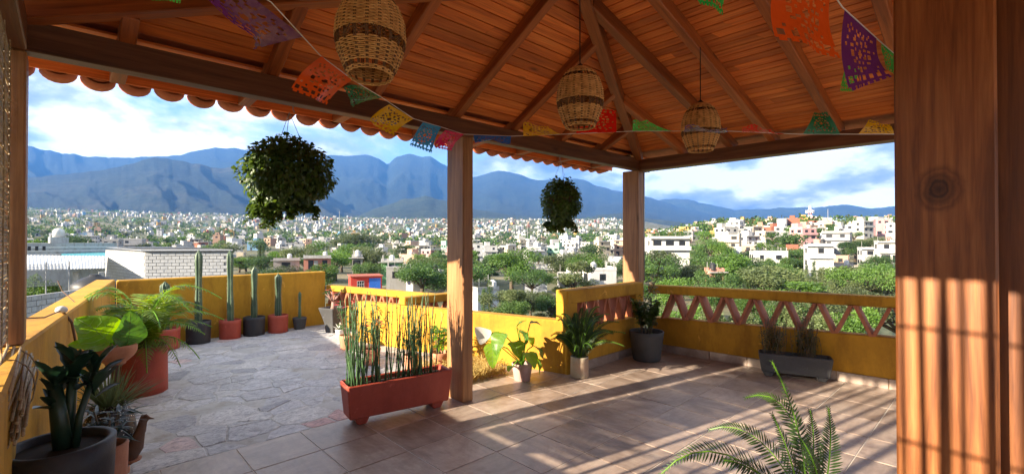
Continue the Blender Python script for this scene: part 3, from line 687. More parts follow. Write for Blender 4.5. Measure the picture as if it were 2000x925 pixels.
def frond(mbL, mbS, pts, L, W, n, droop=.5, thin=.16, up=.25, rad=.004, taper=True, face=(0,0,1)):
    """rachis through pts with leaflets on both sides"""
    P = [Vector(p) for p in pts]; Q = []
    # quadratic through three control points
    for i in range(n+1):
        t = i/n; Q.append(P[0]*(1-t)**2 + P[1]*2*t*(1-t) + P[2]*t*t)
    mbS.tube(Q[::max(1, n//8)] + [Q[-1]], rad, 4)
    for i in range(1, n+1):
        t = i/n; tg = (Q[min(i+1,n)]-Q[i-1]).normalized(); side = tg.cross(Vector(face))
        if side.length < .05: side = tg.cross(Vector((1,0,0)))
        side.normalize(); nr = side.cross(tg).normalized()
        f = (math.sin(math.pi*(.12+.88*t)**.75) if taper else 1)
        for s in (-1, 1):
            d = side*s*(1) + tg*(.25+.7*t) + nr*up + Vector((rc.uniform(-.08,.08), rc.uniform(-.08,.08), rc.uniform(-.08,.08)))
            mbL.leaf(Q[i], d, nr, max(L*f, .015), W*(.5+.5*f), 3, droop*rc.uniform(.6,1.4), thin)
# palm in the large red pot
t = thing('potted_palm', 'feathery young palm in the largest red pot', 'palm', (.57,5.93,-.01)); pot_parts(t, .20, .195, .47, M['redpot'], wall=.024)
mbS = MB(); mbS.tube([(0,0,.42),(0,0,.52)], [.05,.04], 8); part('trunk', mbS, M['stalk'], t)
for k in range(22):
    a = k*2.39996; el = .35 + 1.0*((k % 6)/6); L = rc.uniform(.55,.76) * (1 if k % 3 else .85)
    c = Vector((math.cos(a), math.sin(a), 0)); b0 = Vector((0,0,.5)); mid = b0 + c*L*.42*math.cos(el) + Vector((0,0,L*1.0*math.sin(el)+.16)); tip = b0 + c*L*(.85+.25*math.cos(el)) + Vector((0,0,L*.62*math.sin(el) - .05*(1-math.sin(el))))
    if b0.x + tip.x + .57 < .1: tip.x += .18
    mL, mS = MB(), MB(); frond(mL, mS, (b0, mid, tip), .22, .015, 36, .7, .1, .3, .005)
    f = part('frond', mL, M['palm'], t); part('rachis', mS, M['limeleaf'], f)
for a, L in ((-.9,.55), (-1.6,.5), (-.2,.62)):     # old fronds hanging over the rim
    c = Vector((math.cos(a), math.sin(a), 0)); mL, mS = MB(), MB(); frond(mL, mS, ((0,0,.5), Vector((0,0,.66))+c*L*.42, Vector((0,0,.28))+c*L*.75), .15, .012, 24, .9, .1, .1, .005)
    f = part('frond', mL, M['palm'], t); part('rachis', mS, M['limeleaf'], f)
# spiky plant in the red pot in the back corner
t = thing('potted_agave', 'spiky plant in a red pot tucked in the far left corner behind the palm', 'plant', (.70,8.16,-.01)); pot_parts(t, .155, .16, .34, M['redpot'])
for k in range(22):
    a = k*2.4; e = .5+.9*(k/22); mb = MB(); mb.leaf((0,0,.32), (math.cos(a)*math.cos(e), math.sin(a)*math.cos(e), math.sin(e)), (0,0,1), .34, .03, 4, .5, .3); part('leaf', mb, M['leaf'], t)
# tall tapered vase with a desert rose
t = thing('potted_desert_rose', 'desert rose with red blooms in a tall tapered dark vase', 'plant', (3.22,7.68,-.01), .35)
vs_ = []
for z, w in ((0,.085),(.03,.088),(.15,.10),(.28,.13),(.40,.165),(.42,.168)): vs_.append((z, w))
mb = MB(); v2 = []; f2 = []
for z, w in vs_: v2 += [(-w,-w,z),(w,-w,z),(w,w,z),(-w,w,z)]
for j in range(len(vs_)-1):
    for k in range(4): f2.append((j*4+k, j*4+(k+1)%4, j*4+4+(k+1)%4, j*4+4+k))
v2 += [(-.145,-.145,.42),(.145,-.145,.42),(.145,.145,.42),(-.145,.145,.42),(-.135,-.135,.37),(.135,-.135,.37),(.135,.135,.37),(-.135,.135,.37)]; b_ = (len(vs_)-1)*4
for k in range(4): f2 += [(b_+k, b_+(k+1)%4, b_+4+(k+1)%4, b_+4+k), (b_+4+k, b_+4+(k+1)%4, b_+8+(k+1)%4, b_+8+k)]
mb.add(v2, f2); part('vase', mb, M['greypot'], t, bev=.008)
mb = MB(); mb.box(-.135,.135,-.135,.135,.36,.385); part('soil', mb, M['soil'], t)
mb = MB(); mb.tube([(0,0,.38),(.01,0,.44),(0,.01,.52)], [.05,.04,.022], 8)
tips = []
for k in range(6):
    a = k*1.05; e = Vector((.13*math.cos(a), .13*math.sin(a), .64+.05*(k%2))); mb.tube([(0,.01,.5), (e.x*.5, e.y*.5, .58), e], [.015,.011,.008], 6); tips.append(e)
part('trunk', mb, M['pinkpot'], t, True)
mb, mf = MB(), MB()
for e in tips:
    for k in range(9): a = rc.uniform(0,6.3); mb.leaf(e, (math.cos(a),math.sin(a),rc.uniform(-.2,.9)), (0,0,1), .075, .028, 3, .4, .15)
for e in (tips[3], tips[4], tips[1]):
    for k in range(5): a = k*1.256; mf.leaf(e+Vector((0,0,.02)), (math.cos(a),math.sin(a),.4), (0,0,1), .045, .035, 2, .5, .1)
part('leaves', mb, M['leaf'], t); part('flowers', mf, M['flower_r'], t)
t = thing('potted_succulent', 'pale silver succulent in a tiny white pot beside the tapered vase', 'plant', (3.17,7.30,-.01)); pot_parts(t, .055, .075, .11, M['white'], 20)
for k in range(16):
    a = k*2.4; e = .2+1.1*k/16; mb = MB(); mb.leaf((0,0,.10), (math.cos(a)*math.cos(e), math.sin(a)*math.cos(e), math.sin(e)), (0,0,1), .13, .035, 3, -.3, .3); part('leaf', mb, M['flower_w'] if k % 2 else M['herb'], t)
# little pots along the low yellow wall, seen through the horsetail
def bushy(name, label, x, y, r, h, pm, hgt, spread, nleaf, L, W, lm, flowers=None, nf=0, stems=7, z0=-.01, r0=None, cat='plant', droop=.4, clamp=None):
    t = thing(name, label, cat, (x,y,z0)); pot_parts(t, r0 or r*.78, r, h, pm, 24, lip=0)
    ms, ml, mf = MB(), MB(), MB()
    for k in range(stems):
        a = k*2.4 + rc.uniform(-.3,.3); q = spread*rc.uniform(.4,1); top = Vector((q*math.cos(a), q*math.sin(a), h+hgt*rc.uniform(.7,1)))
        base = Vector((.25*r*math.cos(a), .25*r*math.sin(a), h-.04)); mid = base.lerp(top, .5)+Vector((0,0,hgt*.1))
        ms.tube([base, mid, top], [.007,.005,.003], 5)
        for i in range(nleaf//stems):
            f = rc.uniform(.25,1); p = base.lerp(mid, f*2) if f < .5 else mid.lerp(top, f*2-1); aa = rc.uniform(0,6.283)
            ml.leaf(p, (math.cos(aa), math.sin(aa), rc.uniform(-.2,.8)), (0,0,1), L*rc.uniform(.7,1.2), W*rc.uniform(.7,1.2), 3, droop, .15)
        for i in range(nf):
            p = top + Vector((rc.uniform(-.03,.03), rc.uniform(-.03,.03), rc.uniform(-.02,.03)))
            for j in range(5): aa = j*1.256; mf.leaf(p, (math.cos(aa),math.sin(aa),.5), (0,0,1), .03, .026, 2, .4, .1)
    part('stems', ms, M['stalk'], t); part('leaves', ml, lm, t)
    if flowers: part('flowers', mf, flowers, t)
    return t
bushy('potted_flower', 'pink-flowered spiny plant in a terracotta pot, far left behind the horsetail', 2.86, 6.35, .11, .2, M['clay'], .52, .17, 90, .09, .03, M['leaf'], M['flower_r'], 2)
bushy('potted_flower', 'red-flowered plant in a terracotta pot in the middle behind the horsetail', 2.72, 5.35, .11, .2, M['clay'], .34, .13, 70, .08, .03, M['leaf'], M['flower_r'], 3)
bushy('potted_herb', 'leafy green plant in an orange pot behind the right end of the horsetail', 3.22, 4.62, .12, .2, M['clay'], .34, .15, 130, .09, .045, M['limeleaf'])
bushy('potted_herb', 'small green plant in a clay pot half hidden by the horsetail, beside the orange pot', 2.98, 4.85, .10, .17, M['clay'], .30, .13, 90, .08, .035, M['leaf'])
# ------------------------------------------------------------------ red trough of horsetail
def trough(t, L, W, H, mat, foot=.05, flare=.03, bev=.02, wl=.02):
    mb = MB(); o = []; 
    for z, e in ((foot, -flare), (foot+H, 0)):
        o += [(-L/2-e*0+(-e), -W/2-e, z), (L/2+e, -W/2-e, z), (L/2+e, W/2+e, z), (-L/2-e, W/2+e, z)]
    o[0] = (-L/2+flare, -W/2+flare, foot); o[1] = (L/2-flare, -W/2+flare, foot); o[2] = (L/2-flare, W/2-flare, foot); o[3] = (-L/2+flare, W/2-flare, foot)
    i = [(-L/2+wl,-W/2+wl,foot+H),(L/2-wl,-W/2+wl,foot+H),(L/2-wl,W/2-wl,foot+H),(-L/2+wl,W/2-wl,foot+H)]
    d = [(p[0]*.97, p[1]*.93, foot+H-.07) for p in i]
    mb.add(o[:4]+o[4:8]+i+d, [(3,2,1,0)] + [(k,(k+1)%4,4+(k+1)%4,4+k) for k in range(4)] + [(4+k,4+(k+1)%4,8+(k+1)%4,8+k) for k in range(4)] + [(8+k,8+(k+1)%4,12+(k+1)%4,12+k) for k in range(4)])
    part('trough_body', mb, mat, t, bev=bev)
    mb = MB(); mb.box(-L/2+wl*1.2, L/2-wl*1.2, -W/2+wl*1.2, W/2-wl*1.2, foot+H-.075, foot+H-.045); part('soil', mb, M['soil'], t)
    for s in (-1, 1):
        mb = MB(); mb.hexa([(s*L*.36-.035,-W*.33,0),(s*L*.36+.035,-W*.33,0),(s*L*.36+.035,W*.33,0),(s*L*.36-.035,W*.33,0),(s*L*.36-.06,-W*.36,foot+.004),(s*L*.36+.06,-W*.36,foot+.004),(s*L*.36+.06,W*.36,foot+.004),(s*L*.36-.06,W*.36,foot+.004)]); part('foot', mb, mat, t, bev=.006)
t = thing('horsetail_trough', 'red clay trough of tall horsetail reeds against the middle post', 'planter', (2.11,3.655,.004), R(-9.5)); trough(t, .93, .25, .28, M['redpot'], .055, .025)
stem_me = []
for k in range(14):
    h = .42 + .4*(k/13); mb = MB(); n = 7; lx, ly = rc.uniform(-.05,.05), rc.uniform(-.05,.05); P = []; Rr = []
    for i in range(n+1):
        f = i/n; P.append((lx*f*f + rc.uniform(-.004,.004), ly*f*f + rc.uniform(-.004,.004), h*f)); Rr.append(.0052*(1-.45*f))
    mb.tube(P, Rr, 5)
    for i in range(1, n): x_, y_, z_ = P[i]; mb.lathe([(.0066,-.004),(.0068,.004)], 5, (x_,y_,z_), False)
    stem_me.append(mb.mesh('stem', M['reedstem'], True))
for k in range(108):
    cl = rc.choice((-.40,-.37,-.33,-.22,-.18,-.13,-.02,.06,.10,.16,.2,.27,.3)); x = max(-.43, min(.43, cl + rc.gauss(0,.03)))
    link('stem', rc.choice(stem_me), t, (x, rc.uniform(-.085,.085), .27), (rc.gauss(0,.06), rc.gauss(0,.06), rc.uniform(0,6.3)))
# ------------------------------------------------------------------ grey trough with herbs
t = thing('herb_trough', 'dark grey trough with wispy herbs below the right parapet', 'planter', (5.815,1.60,.004), R(-71)); trough(t, .70, .21, .21, M['greypot'], .045, .03)
mb, ms = MB(), MB()
for k in range(90):
    x = rc.choice((rc.gauss(-.2,.06), rc.gauss(.12,.06))); x = max(-.31, min(.31, x)); b = Vector((x, rc.uniform(-.06,.06), .22)); tp = b + Vector((rc.gauss(0,.045), rc.gauss(0,.03), rc.uniform(.22,.47))); ms.tube([b, b.lerp(tp,.5)+Vector((rc.gauss(0,.01),0,0)), tp], .0022, 4)
    for i in range(20):
        f = rc.uniform(.2,1); a = rc.uniform(0,6.28); mb.leaf(b.lerp(tp,f), (math.cos(a),math.sin(a),rc.uniform(-.1,1)), (0,0,1), .045, .012, 2, .4, .1)
part('stems', ms, M['stalk'], t); part('leaves', mb, M['herb'], t)
# ------------------------------------------------------------------ fern in a printed tin
def fern(name, label, loc, base_z, specs, potf, lm='fern', L=.075, W=.016, n=34, droop=.25, face=(-.5,-.5,.75)):
    t = thing(name, label, 'fern', loc); potf(t)
    for s in specs:
        mL, mS = MB(), MB(); frond(mL, mS, s, L*rc.uniform(.85,1.1), W, n, droop, .1, .05, .003, True, face); f = part('frond', mL, M[lm], t); part('rachis', mS, M['limeleaf'], f)
    return t
sp = []
for k in range(40):
    a = k*2.39996; L = rc.uniform(.30,.52); e = .40 + 1.0*((k*7) % 40)/40; c = Vector((math.cos(a), math.sin(a), 0)); b0 = Vector((.03*math.cos(a), .03*math.sin(a), .22))
    tip = b0 + c*L*(1.0*math.cos(e)+.1) + Vector((0,0,L*1.25*math.sin(e)-.06))
    if tip.y > .10: tip.y = .10
    sp.append((b0, b0 + c*L*.35*math.cos(e) + Vector((0,0,L*.95*math.sin(e)+.10)), tip))
fern('potted_fern', 'lush sword fern in a printed tin at the end of the short parapet', (4.12,3.245,.004), .22, sp, lambda t: pot_parts(t, .10, .098, .225, M['tin'], 28, .006), L=.06, W=.015, n=30)
# ------------------------------------------------------------------ round pot in the corner
t = bushy('potted_shrub', 'slender shrub climbing the corner post from a round charcoal pot', 5.34, 3.135, .215, .36, M['greypot'], .42, .22, 1000, .07, .034, M['ivy'], M['clay'], 0, 16, .004, .17)
mb, ms = MB(), MB(); P = [Vector((.05,.05,.34)), Vector((.12,.10,.7)), Vector((.30,.02,1.0)), Vector((.34,.0,1.22))]; ms.tube(P, .006, 5)
for k in range(260):
    f = rc.uniform(0,2.99); i = int(f); p = P[i].lerp(P[i+1], f-i) + Vector((rc.gauss(0,.05), rc.gauss(0,.05), rc.gauss(0,.03))); a = rc.uniform(0,6.28); mb.leaf(p, (math.cos(a),math.sin(a),rc.uniform(-.3,.6)), (0,0,1), .06, .03, 3, .4, .12)
part('climbing_stem', ms, M['stalk'], t); part('climbing_leaves', mb, M['ivy'], t)
# ------------------------------------------------------------------ heart-leaved plant with white flower
t = thing('potted_anthurium', 'heart-leaved plant with one white flower in a dusty pink pot', 'plant', (3.60,3.62,-.02)); pot_parts(t, .085, .115, .20, M['pinkpot'], 24)
def heart(u): return (1-u)**.62*(.42+.85*min(1,u*5)**.7)*1.05 if u < 1 else 0
def blade(L, W, shape, droop, fold, ny=14, nx=8, ripple=.05, seed=0):
    r = random.Random(seed); vs_ = []; fs = []; mid = []; ph = r.uniform(0,6); ang = 0; y = z = 0; rows = []
    for j in range(ny+1):
        t = j/ny; w = W*.5*max(shape(t), .015); row = []
        for i in range(nx+1):
            u = i/nx*2-1; e = abs(u)
            row.append((u*w, y - .10*L*e*(1-t)*0, z + w*(fold*e**1.3) + math.sin(t*11+ph+u)*ripple*W*e*e + .02*W*math.sin(t*26)*(1-e)*e*4))
        rows.append(row); mid.append((0, y, z)); ang = -droop*t; y += L/ny*math.cos(ang); z += L/ny*math.sin(ang)
    for row in rows: vs_ += row
    for j in range(ny):
        for i in range(nx): fs.append((j*(nx+1)+i, j*(nx+1)+i+1, (j+1)*(nx+1)+i+1, (j+1)*(nx+1)+i))
    veins = [[mid[j] for j in range(0, ny)]]
    for j in range(1, ny-3, 2):
        for s in (0, nx): 
            tgt = rows[min(ny-1, j+3)][s]; b = rows[min(ny-1,j+1)][nx//2 + (nx//4 if s else -nx//4)]
            veins.append([mid[j], (b[0], b[1], b[2]), (tgt[0]*.93, tgt[1], tgt[2])])
    return vs_, fs, veins
def bigleaf(t, tip, L, W, lm, d, nrm=(0,0,1), base=(0,0,.18), shape=None, droop=.9, name='leaf', rad=.006):
    base = Vector(base); tip = Vector(tip); ms = MB(); ms.tube([base, base.lerp(tip,.5)+Vector((0,0,.06)), tip], rad, 5)
    d = Vector(d).normalized(); sd_ = d.cross(Vector(nrm)).normalized(); nn_ = sd_.cross(d)
    v_, f_, ve = blade(L, W, shape or heart, droop, .22, seed=int(L*999+tip.x*77)); X_ = lambda q: tip + sd_*q[0] + d*q[1] + nn_*q[2]
    ml = MB(); ml.add([X_(q) for q in v_], f_); f = part(name, ml, lm, t, True)
    mv = MB()
    for q in ve: mv.tube([X_(c_) + nn_*.0006 for c_ in q], .0014, 4, False)
    part('veins', mv, M['vein'], f); part('petiole', ms, M['limeleaf'] if lm is not M['darkleaf'] else M['darkleaf'], f); return f
Ra = lambda p: Vector(p)
for tip, L, W, d in (((-.20,.10,.54),.26,.20,(-.5,-.1,-.45)), ((-.25,.20,.42),.28,.17,(-.3,-.3,-.9)), ((.0,.05,.55),.2,.17,(.4,-.1,-.3)), ((-.10,.02,.44),.2,.17,(-.2,-.5,-.3)), ((.17,.0,.36),.2,.16,(.5,-.2,-.3)), ((-.10,-.02,.60),.13,.11,(.2,-.2,.5)), ((.02,-.10,.64),.13,.11,(.3,-.3,.1)), ((.05,-.08,.30),.24,.17,(.3,-.4,-.45)), ((-.04,-.12,.34),.2,.16,(-.1,-.6,-.3)), ((.14,-.05,.24),.16,.13,(.5,-.2,-.4)), ((.10,.04,.46),.18,.14,(.6,.1,-.2)), ((-.16,-.02,.20),.13,.09,(-.5,-.2,.1)), ((.06,.1,.28),.16,.12,(.5,.4,-.2))):
    bigleaf(t, tip, L, W, M['leaf'] if rc.random() < .5 else M['limeleaf'], d)
mb = MB(); mb.leaf((-.31,.22,.46), (-.45,.35,.55), (-.55,-.75,.35), .20, .17, 8, -.3, .2, heart); f = part('white_flower', mb, M['flower_w'], t, True, label='white spathe flower'); ms = MB(); ms.tube([(0,0,.18),(-.2,.16,.40),(-.33,.26,.47)], .005, 5); ms.tube([(-.35,.265,.49),(-.42,.28,.55)], .008, 5); part('flower_stem', ms, M['limeleaf'], f)
# dry ground cover between the tiles and the low wall
mb = MB(); rg = random.Random(21)
for k in range(1500):
    x = rg.uniform(2.95,3.62); y = 3.9 + rg.random()**1.5*.85; 
    if x > 4.085 - (y-3.42)*.277 - .12: continue
    a = rg.uniform(0,6.3); h = rg.uniform(.04,.20); mb.leaf((x,y,-.01), (math.cos(a)*.5,math.sin(a)*.5,1), (1,0,0), h, .008, 2, rg.uniform(-.8,.8), .1)
    for q in range(3): aa = rg.uniform(0,6.3); mb.card((x+.3*h*math.cos(a),y+.3*h*math.sin(a),h*rg.uniform(.4,.9)), (math.cos(aa),math.sin(aa),rg.uniform(-.3,.6)), (0,0,1), .03, .014)
part('dry_ground_cover', mb, M['dry'], None, label='patch of dry yellow ground cover behind the middle post', cat='ground cover', kind='stuff')
# ------------------------------------------------------------------ foreground fern, lower right
B0 = at(1580,1010,1.9)
specs = []
for mid, tip, D0, D1 in (((1585,850),(1508,706),1.95,2.1), ((1560,735),(1456,776),2.05,2.1), ((1490,800),(1386,838),1.9,2.0), ((1400,800),(1292,924),1.75,1.75), ((1555,900),(1508,808),1.8,1.85), ((1632,880),(1618,796),1.95,2.0), ((1480,900),(1414,898),1.75,1.75), ((1600,880),(1582,800),2.05,2.1), ((1620,930),(1560,850),1.7,1.75)):
    specs.append((Vector((0,0,0)) + Vector((rc.uniform(-.03,.03), rc.uniform(-.03,.03), 0)), at(*mid, D0)-B0, at(*tip, D1)-B0))
def fpot(t):
    pot_parts(t, .12, .145, .36, M['clay'], 28, z0=-B0.z+.004)
fern('potted_fern', 'dark sword fern fronds rising at the lower right foreground', tuple(B0), 0, specs, fpot, L=.064, W=.0085, n=40, droop=.3)
# ------------------------------------------------------------------ plants against the left parapet
BP = at(109,866,2.05)
t = thing('potted_ficus', 'dark paddle-leaved plant in a large black pot, lower left', 'plant', (BP.x+.015, BP.y, .004)); pot_parts(t, .165, .19, BP.z-.004, M['blackpot'], 40, .03, soil=.03)
hz = BP.z-.05
mb = MB()
stems = [[(0.01,0,hz),(-.005,.01,hz+.16),(-.02,.02,hz+.30)], [(.045,-.02,hz),(.06,-.01,hz+.15),(.11,.02,hz+.33)], [(.02,.02,hz),(.03,.03,hz+.2),(.04,.04,hz+.34)]]
for s_, r_ in zip(stems, (.036,.016,.024)): mb.tube(s_, [r_, r_*.9, r_*.7], 9)
part('stems', mb, M['darkleaf'], t, True)
pad = lambda u: math.sin(math.pi*(.06+.94*u)**1.5)**.8
for k in range(40):
    s_ = stems[k % 3]; b_ = Vector(s_[2]) - Vector((0,0,rc.uniform(-.05,.12))); a = rc.uniform(0,6.283); e = rc.uniform(.35,1.35)
    mb = MB(); mb.leaf(b_, (math.cos(a)*math.cos(e), math.sin(a)*math.cos(e), math.sin(e)), (-math.cos(a)*math.sin(e), -math.sin(a)*math.sin(e), math.cos(e)), rc.uniform(.10,.165), rc.uniform(.048,.066), 6, rc.uniform(-.2,.5), .22, pad); part('leaf', mb, M['darkleaf'], t, True)
p_ = at(196,872,2.42)
t = bushy('potted_succulent', 'rosette plant in a slim terracotta pot behind the large black pot', p_.x+.03, p_.y, .085, p_.z, M['clay'], .20, .09, 60, .13, .02, M['darkleaf'], None, 0, 6, .004, .075)
q_ = at(207,704,3.25)
t = thing('potted_elephant_ear', 'huge lime-green leaf and a darker one in a terracotta bowl', 'plant', (q_.x+.05, q_.y, .004)); 
mb = MB(); mb.lathe([(.10,0),(.10,.015),(.025,.03),(.02,.3),(.025,q_.z-.06),(.06,q_.z-.03)], 16); part('pedestal', mb, M['rust'], t, True)
pot_parts(t, .06, .12, .13, M['clay'], 28, .012, .025, z0=q_.z-.035)
ear = lambda u: max(0,1-u**2.2)**.8*(.45+.6*min(1,u*4)**.7)*1.05
zz = q_.z + .07
bigleaf(t, (-.03,-.06,zz+.05), .27, .27, M['limeleaf'], (-.42,-.05,.62), (.2,-.9,.5), (0,0,zz-.02), ear, .7, 'leaf', .008)
bigleaf(t, (.06,-.03,zz+.02), .25, .20, M['leaf'], (.12,-.10,.75), (.35,-.9,.2), (.02,0,zz-.02), ear, .5, 'leaf', .008)
bigleaf(t, (-.10,-.06,zz+.05), .15, .10, M['limeleaf'], (-.8,-.15,.25), (.2,-.7,.6), (0,0,zz-.02), ear, .5, 'leaf', .006)
def dots(t, b):
    vo = N(t, 'ShaderNodeTexVoronoi'); t.links.new(coords(t), vo.inputs[0]); vo.inputs['Scale'].default_value = 62
    c = ramp(t, vo.outputs['Distance'], [(.20, (.75,.72,.66)), (.27, (.015,.012,.012))]); t.links.new(c, b.inputs['Base Color'])
M['guinea'] = nmat('dotted_black_glaze', dots, Roughness=.4)
g_ = at(205,852,2.95)
t = thing('bird_planter', 'black white-dotted guinea fowl planter with a painted clay breast', 'planter', (g_.x+.02, g_.y, .004), R(-40))
mb = MB(); mb.lathe([(.05,0),(.085,.02),(.125,.12),(.145,.24),(.13,.36),(.10,.44),(.085,.47),(.07,.47),(.08,.40)], 28, close=False); part('body', mb, M['guinea'], t, True)
mb = MB(); mb.tube([(.10,0,.12),(.16,0,.20),(.19,0,.30),(.20,0,.36),(.215,0,.385)], [.055,.045,.026,.018,.022], 10); mb.tube([(.215,0,.385),(.25,0,.375)], [.016,.003], 6); part('neck', mb, M['rust'], t, True)
mb = MB(); mb.lathe([(.02,0),(.05,.008),(.055,.02)], 14, (.135,0,.10)); o = part('wing_painting', mb, M['clay'], t)
mb = MB()
for k in range(130):
    a = k*2.4; e = rc.uniform(.3,1.5); mb.leaf((.03*math.cos(a),.03*math.sin(a),.43), (math.cos(a)*math.cos(e), math.sin(a)*math.cos(e), math.sin(e)), (0,0,1), rc.uniform(.16,.34), .013, 4, rc.uniform(-.3,.8), .2)
part('leaves', mb, M['herb'], t)
b_ = at(246,846,3.05)
t = thing('bird_bowl', 'small brown clay bird bowl with raised head on the terrace', 'planter', (b_.x-.01, b_.y, -.01), R(-25)); h = b_.z
mb = MB(); mb.lathe([(.03,0),(.035,h*.4),(.05,h*.6),(.085,h*.85),(.095,h),(.083,h),(.07,h*.85)], 24, close=False); part('bowl', mb, M['clay'], t, True)
mb = MB(); mb.tube([(.075,0,h*.85),(.105,0,h+.02),(.115,0,h+.075),(.125,0,h+.10)], [.022,.016,.011,.016], 8); mb.tube([(.125,0,h+.10),(.165,0,h+.09)], [.011,.002], 6); part('bird_head', mb, M['rust'], t, True)
# ------------------------------------------------------------------ hanging ivy balls
def ivy(label, c, rx, rz, nl, seed, trail):
    r = random.Random(seed); t = thing('hanging_plant', label, 'hanging plant', c, 0, 'ivy baskets hung from the left beam')
    mb = MB(); mb.lathe([(.02,-.16),(.10,-.14),(.16,-.05),(.175,.05),(.165,.05),(.15,-.04)], 22, close=False); part('basket', mb, M['rust'], t, True)
    mb = MB()
    for k in range(3): a = k*2.094; mb.tube([(.17*math.cos(a),.17*math.sin(a),.05),(0,0,2.432-c[2])], .002, 4)
    part('hanger', mb, M['steel'], t)
    mb = MB(); lobes = [(Vector((r.gauss(0,.35)*rx, r.gauss(0,.35)*rx, r.gauss(0,.35)*rz)), r.uniform(.45,.75)) for _ in range(14)]
    n = 0
    while n < nl:
        v = Vector((r.gauss(0,1), r.gauss(0,1), r.gauss(0,1))).normalized(); q = r.uniform(.62,1.0)*(.92+.16*noise.noise((v.x*2.2+seed, v.y*2.2, v.z*2.2)))
        p = Vector((v.x*rx*q, v.y*rx*q, v.z*rz*q))
        e = (p.x/rx)**2 + (p.y/rx)**2 + (p.z/rz)**2
        if e > 1.12 or p.z > rz*.93: continue
        L = r.uniform(.026,.05); d = (v + Vector((r.gauss(0,.6), r.gauss(0,.6), -.5+r.gauss(0,.5))))
        mb.leaf(p, d, v + Vector((0,0,.4)), L, L*.85, 2, .4, .12); n += 1
    part('foliage', mb, M['ivy'], t)
    mt, ms = MB(), MB()
    for (dx, dy, dz, L) in trail:
        p = Vector((dx*rx, dy*rx, dz*rz)); dirv = Vector((dx*.5, dy*.5, -1)).normalized(); pts = [p]
        for i in range(10): pts.append(pts[-1] + dirv*(L/10) + Vector((r.gauss(0,.006), r.gauss(0,.006), 0)))
        ms.tube(pts, .0018, 4)
        for q in pts:
            for j in range(4): aa = r.uniform(0,6.3); mt.leaf(q, (math.cos(aa),math.sin(aa),-.3), (0,0,1), r.uniform(.025,.045), .034, 2, .4, .12)
    part('trailing_stems', ms, M['stalk'], t); part('trailing_leaves', mt, M['ivy'], t)
rr_ = random.Random(4)
ivy('larger ivy ball hanging near the left, sunlit along its lower left', (1.165,3.56,1.985), .33, .295, 5000, 8, [(-.45+rr_.uniform(-.2,.35), .3*rr_.uniform(-1,1)+.3, -.65, rr_.uniform(.06,.2)) for _ in range(26)] + [(rr_.uniform(-.55,.55), rr_.uniform(-.55,.55), -.75, rr_.uniform(.03,.10)) for _ in range(22)])
ivy('smaller ivy ball hanging between the middle post and the corner post', (4.18,3.56,1.96), .25, .30, 3400, 9, [(rr_.uniform(-.5,.5), rr_.uniform(-.5,.5), -.75, rr_.uniform(.05,.14)) for _ in range(30)])
# wires and clamp on the left parapet
mb = MB(); mb.tube([(-.20,4.05,1.04),(-.10,4.4,.995),(-.02,4.72,1.0)], .005, 5); mb.tube([(-.02,4.72,1.0),(.035,4.80,.90),(.05,4.84,.80),(.06,4.86,.72)], .009, 6); mb.tube([(.06,5.6,.97),(-.02,5.75,1.06),(-.05,5.8,1.15)], .004, 5)
part('wire', mb, M['rust'], None, label='rusty wire twisted over the left parapet', cat='wire')
mb = MB(); mb.lathe([(.005,-.02),(.03,-.015),(.036,.0),(.03,.02),(.012,.03)], 12, (-.02,4.72,1.0)); part('cement_knob', mb, M['white'], None, True, label='pale cement knob holding the wire on the left parapet', cat='knob')
# drainpipe beside the corner post
mb = MB(); mb.tube([(5.872,3.492,.95),(5.872,3.492,2.47)], .021, 10); part('drainpipe', mb, M['steel'], None, True, label='grey metal pipe running up beside the corner post', cat='pipe')
# ------------------------------------------------------------------ terrain
def interp(tab, x):
    if x <= tab[0][0]: return tab[0][1]
    for (a, va), (b, vb) in zip(tab, tab[1:]):
        if x <= b: f = (x-a)/(b-a); f = f*f*(3-2*f)*.5 + f*.5; return va + (vb-va)*f
    return tab[-1][1]
PL = [(0,-5.5),(12,-6),(30,-7.5),(60,-8.5),(100,-9.5),(180,-9.5),(300,-7),(500,-1),(800,10),(1200,33),(1800,75),(2600,125),(4000,190),(9000,260),(20000,260)]
PR = [(0,-5.5),(12,-6),(30,-8),(60,-9.5),(100,-10),(160,-7.5),(230,-2.5),(320,4),(420,10),(520,15),(650,15),(1000,8),(2000,20),(4000,60),(9000,200),(20000,200)]
def px_of(x, y):
    a = YAW - math.atan2(y, x)
    a = (a + math.pi) % (2*math.pi) - math.pi
    if a > 1.4: return 5000
    if a < -1.4: return -3000
    return 1000 + FPX*math.tan(a)
def ground(x, y):
    r = math.hypot(x, y); p = px_of(x, y); f = max(0, min(1, (p-1180)/260)); f = f*f*(3-2*f)
    if p > 2400: f *= max(0, 1-(p-2400)/2000)
    z = interp(PL, r)*(1-f) + interp(PR, r)*f
    if r > 25: z += noise.noise((x*.006, y*.006, 3.1))*min(6, r*.008) + noise.noise((x*.025, y*.025, 1.1))*min(1.0, r*.004)
    return z
def gmat(t, b):
    v = coords(t); a = noise_(t, v, .03, 8, .65); c2 = noise_(t, v, .6, 6, .7)
    c = ramp(t, a, [(.35, (.055,.075,.028)), (.5, (.12,.115,.055)), (.62, (.22,.18,.11)), (.75, (.08,.10,.04))])
    c = mixc(t, c, ramp(t, c2, [(.3, (.5,.5,.45)), (.6, (1,1,1))]), .7, 'MULTIPLY'); t.links.new(c, b.inputs['Base Color'])
M['ground'] = nmat('valley_ground', gmat, Roughness=.95)
mb = MB(); rs_ = [0.5]; 
while rs_[-1] < 9000: rs_.append(rs_[-1]*1.11 + .6)
hs = [i for i in range(0, 360, 8) if not (0 <= i <= 96)] + [i*.8 for i in range(0, 121)]; hs.sort(); nh = len(hs); vs_ = []
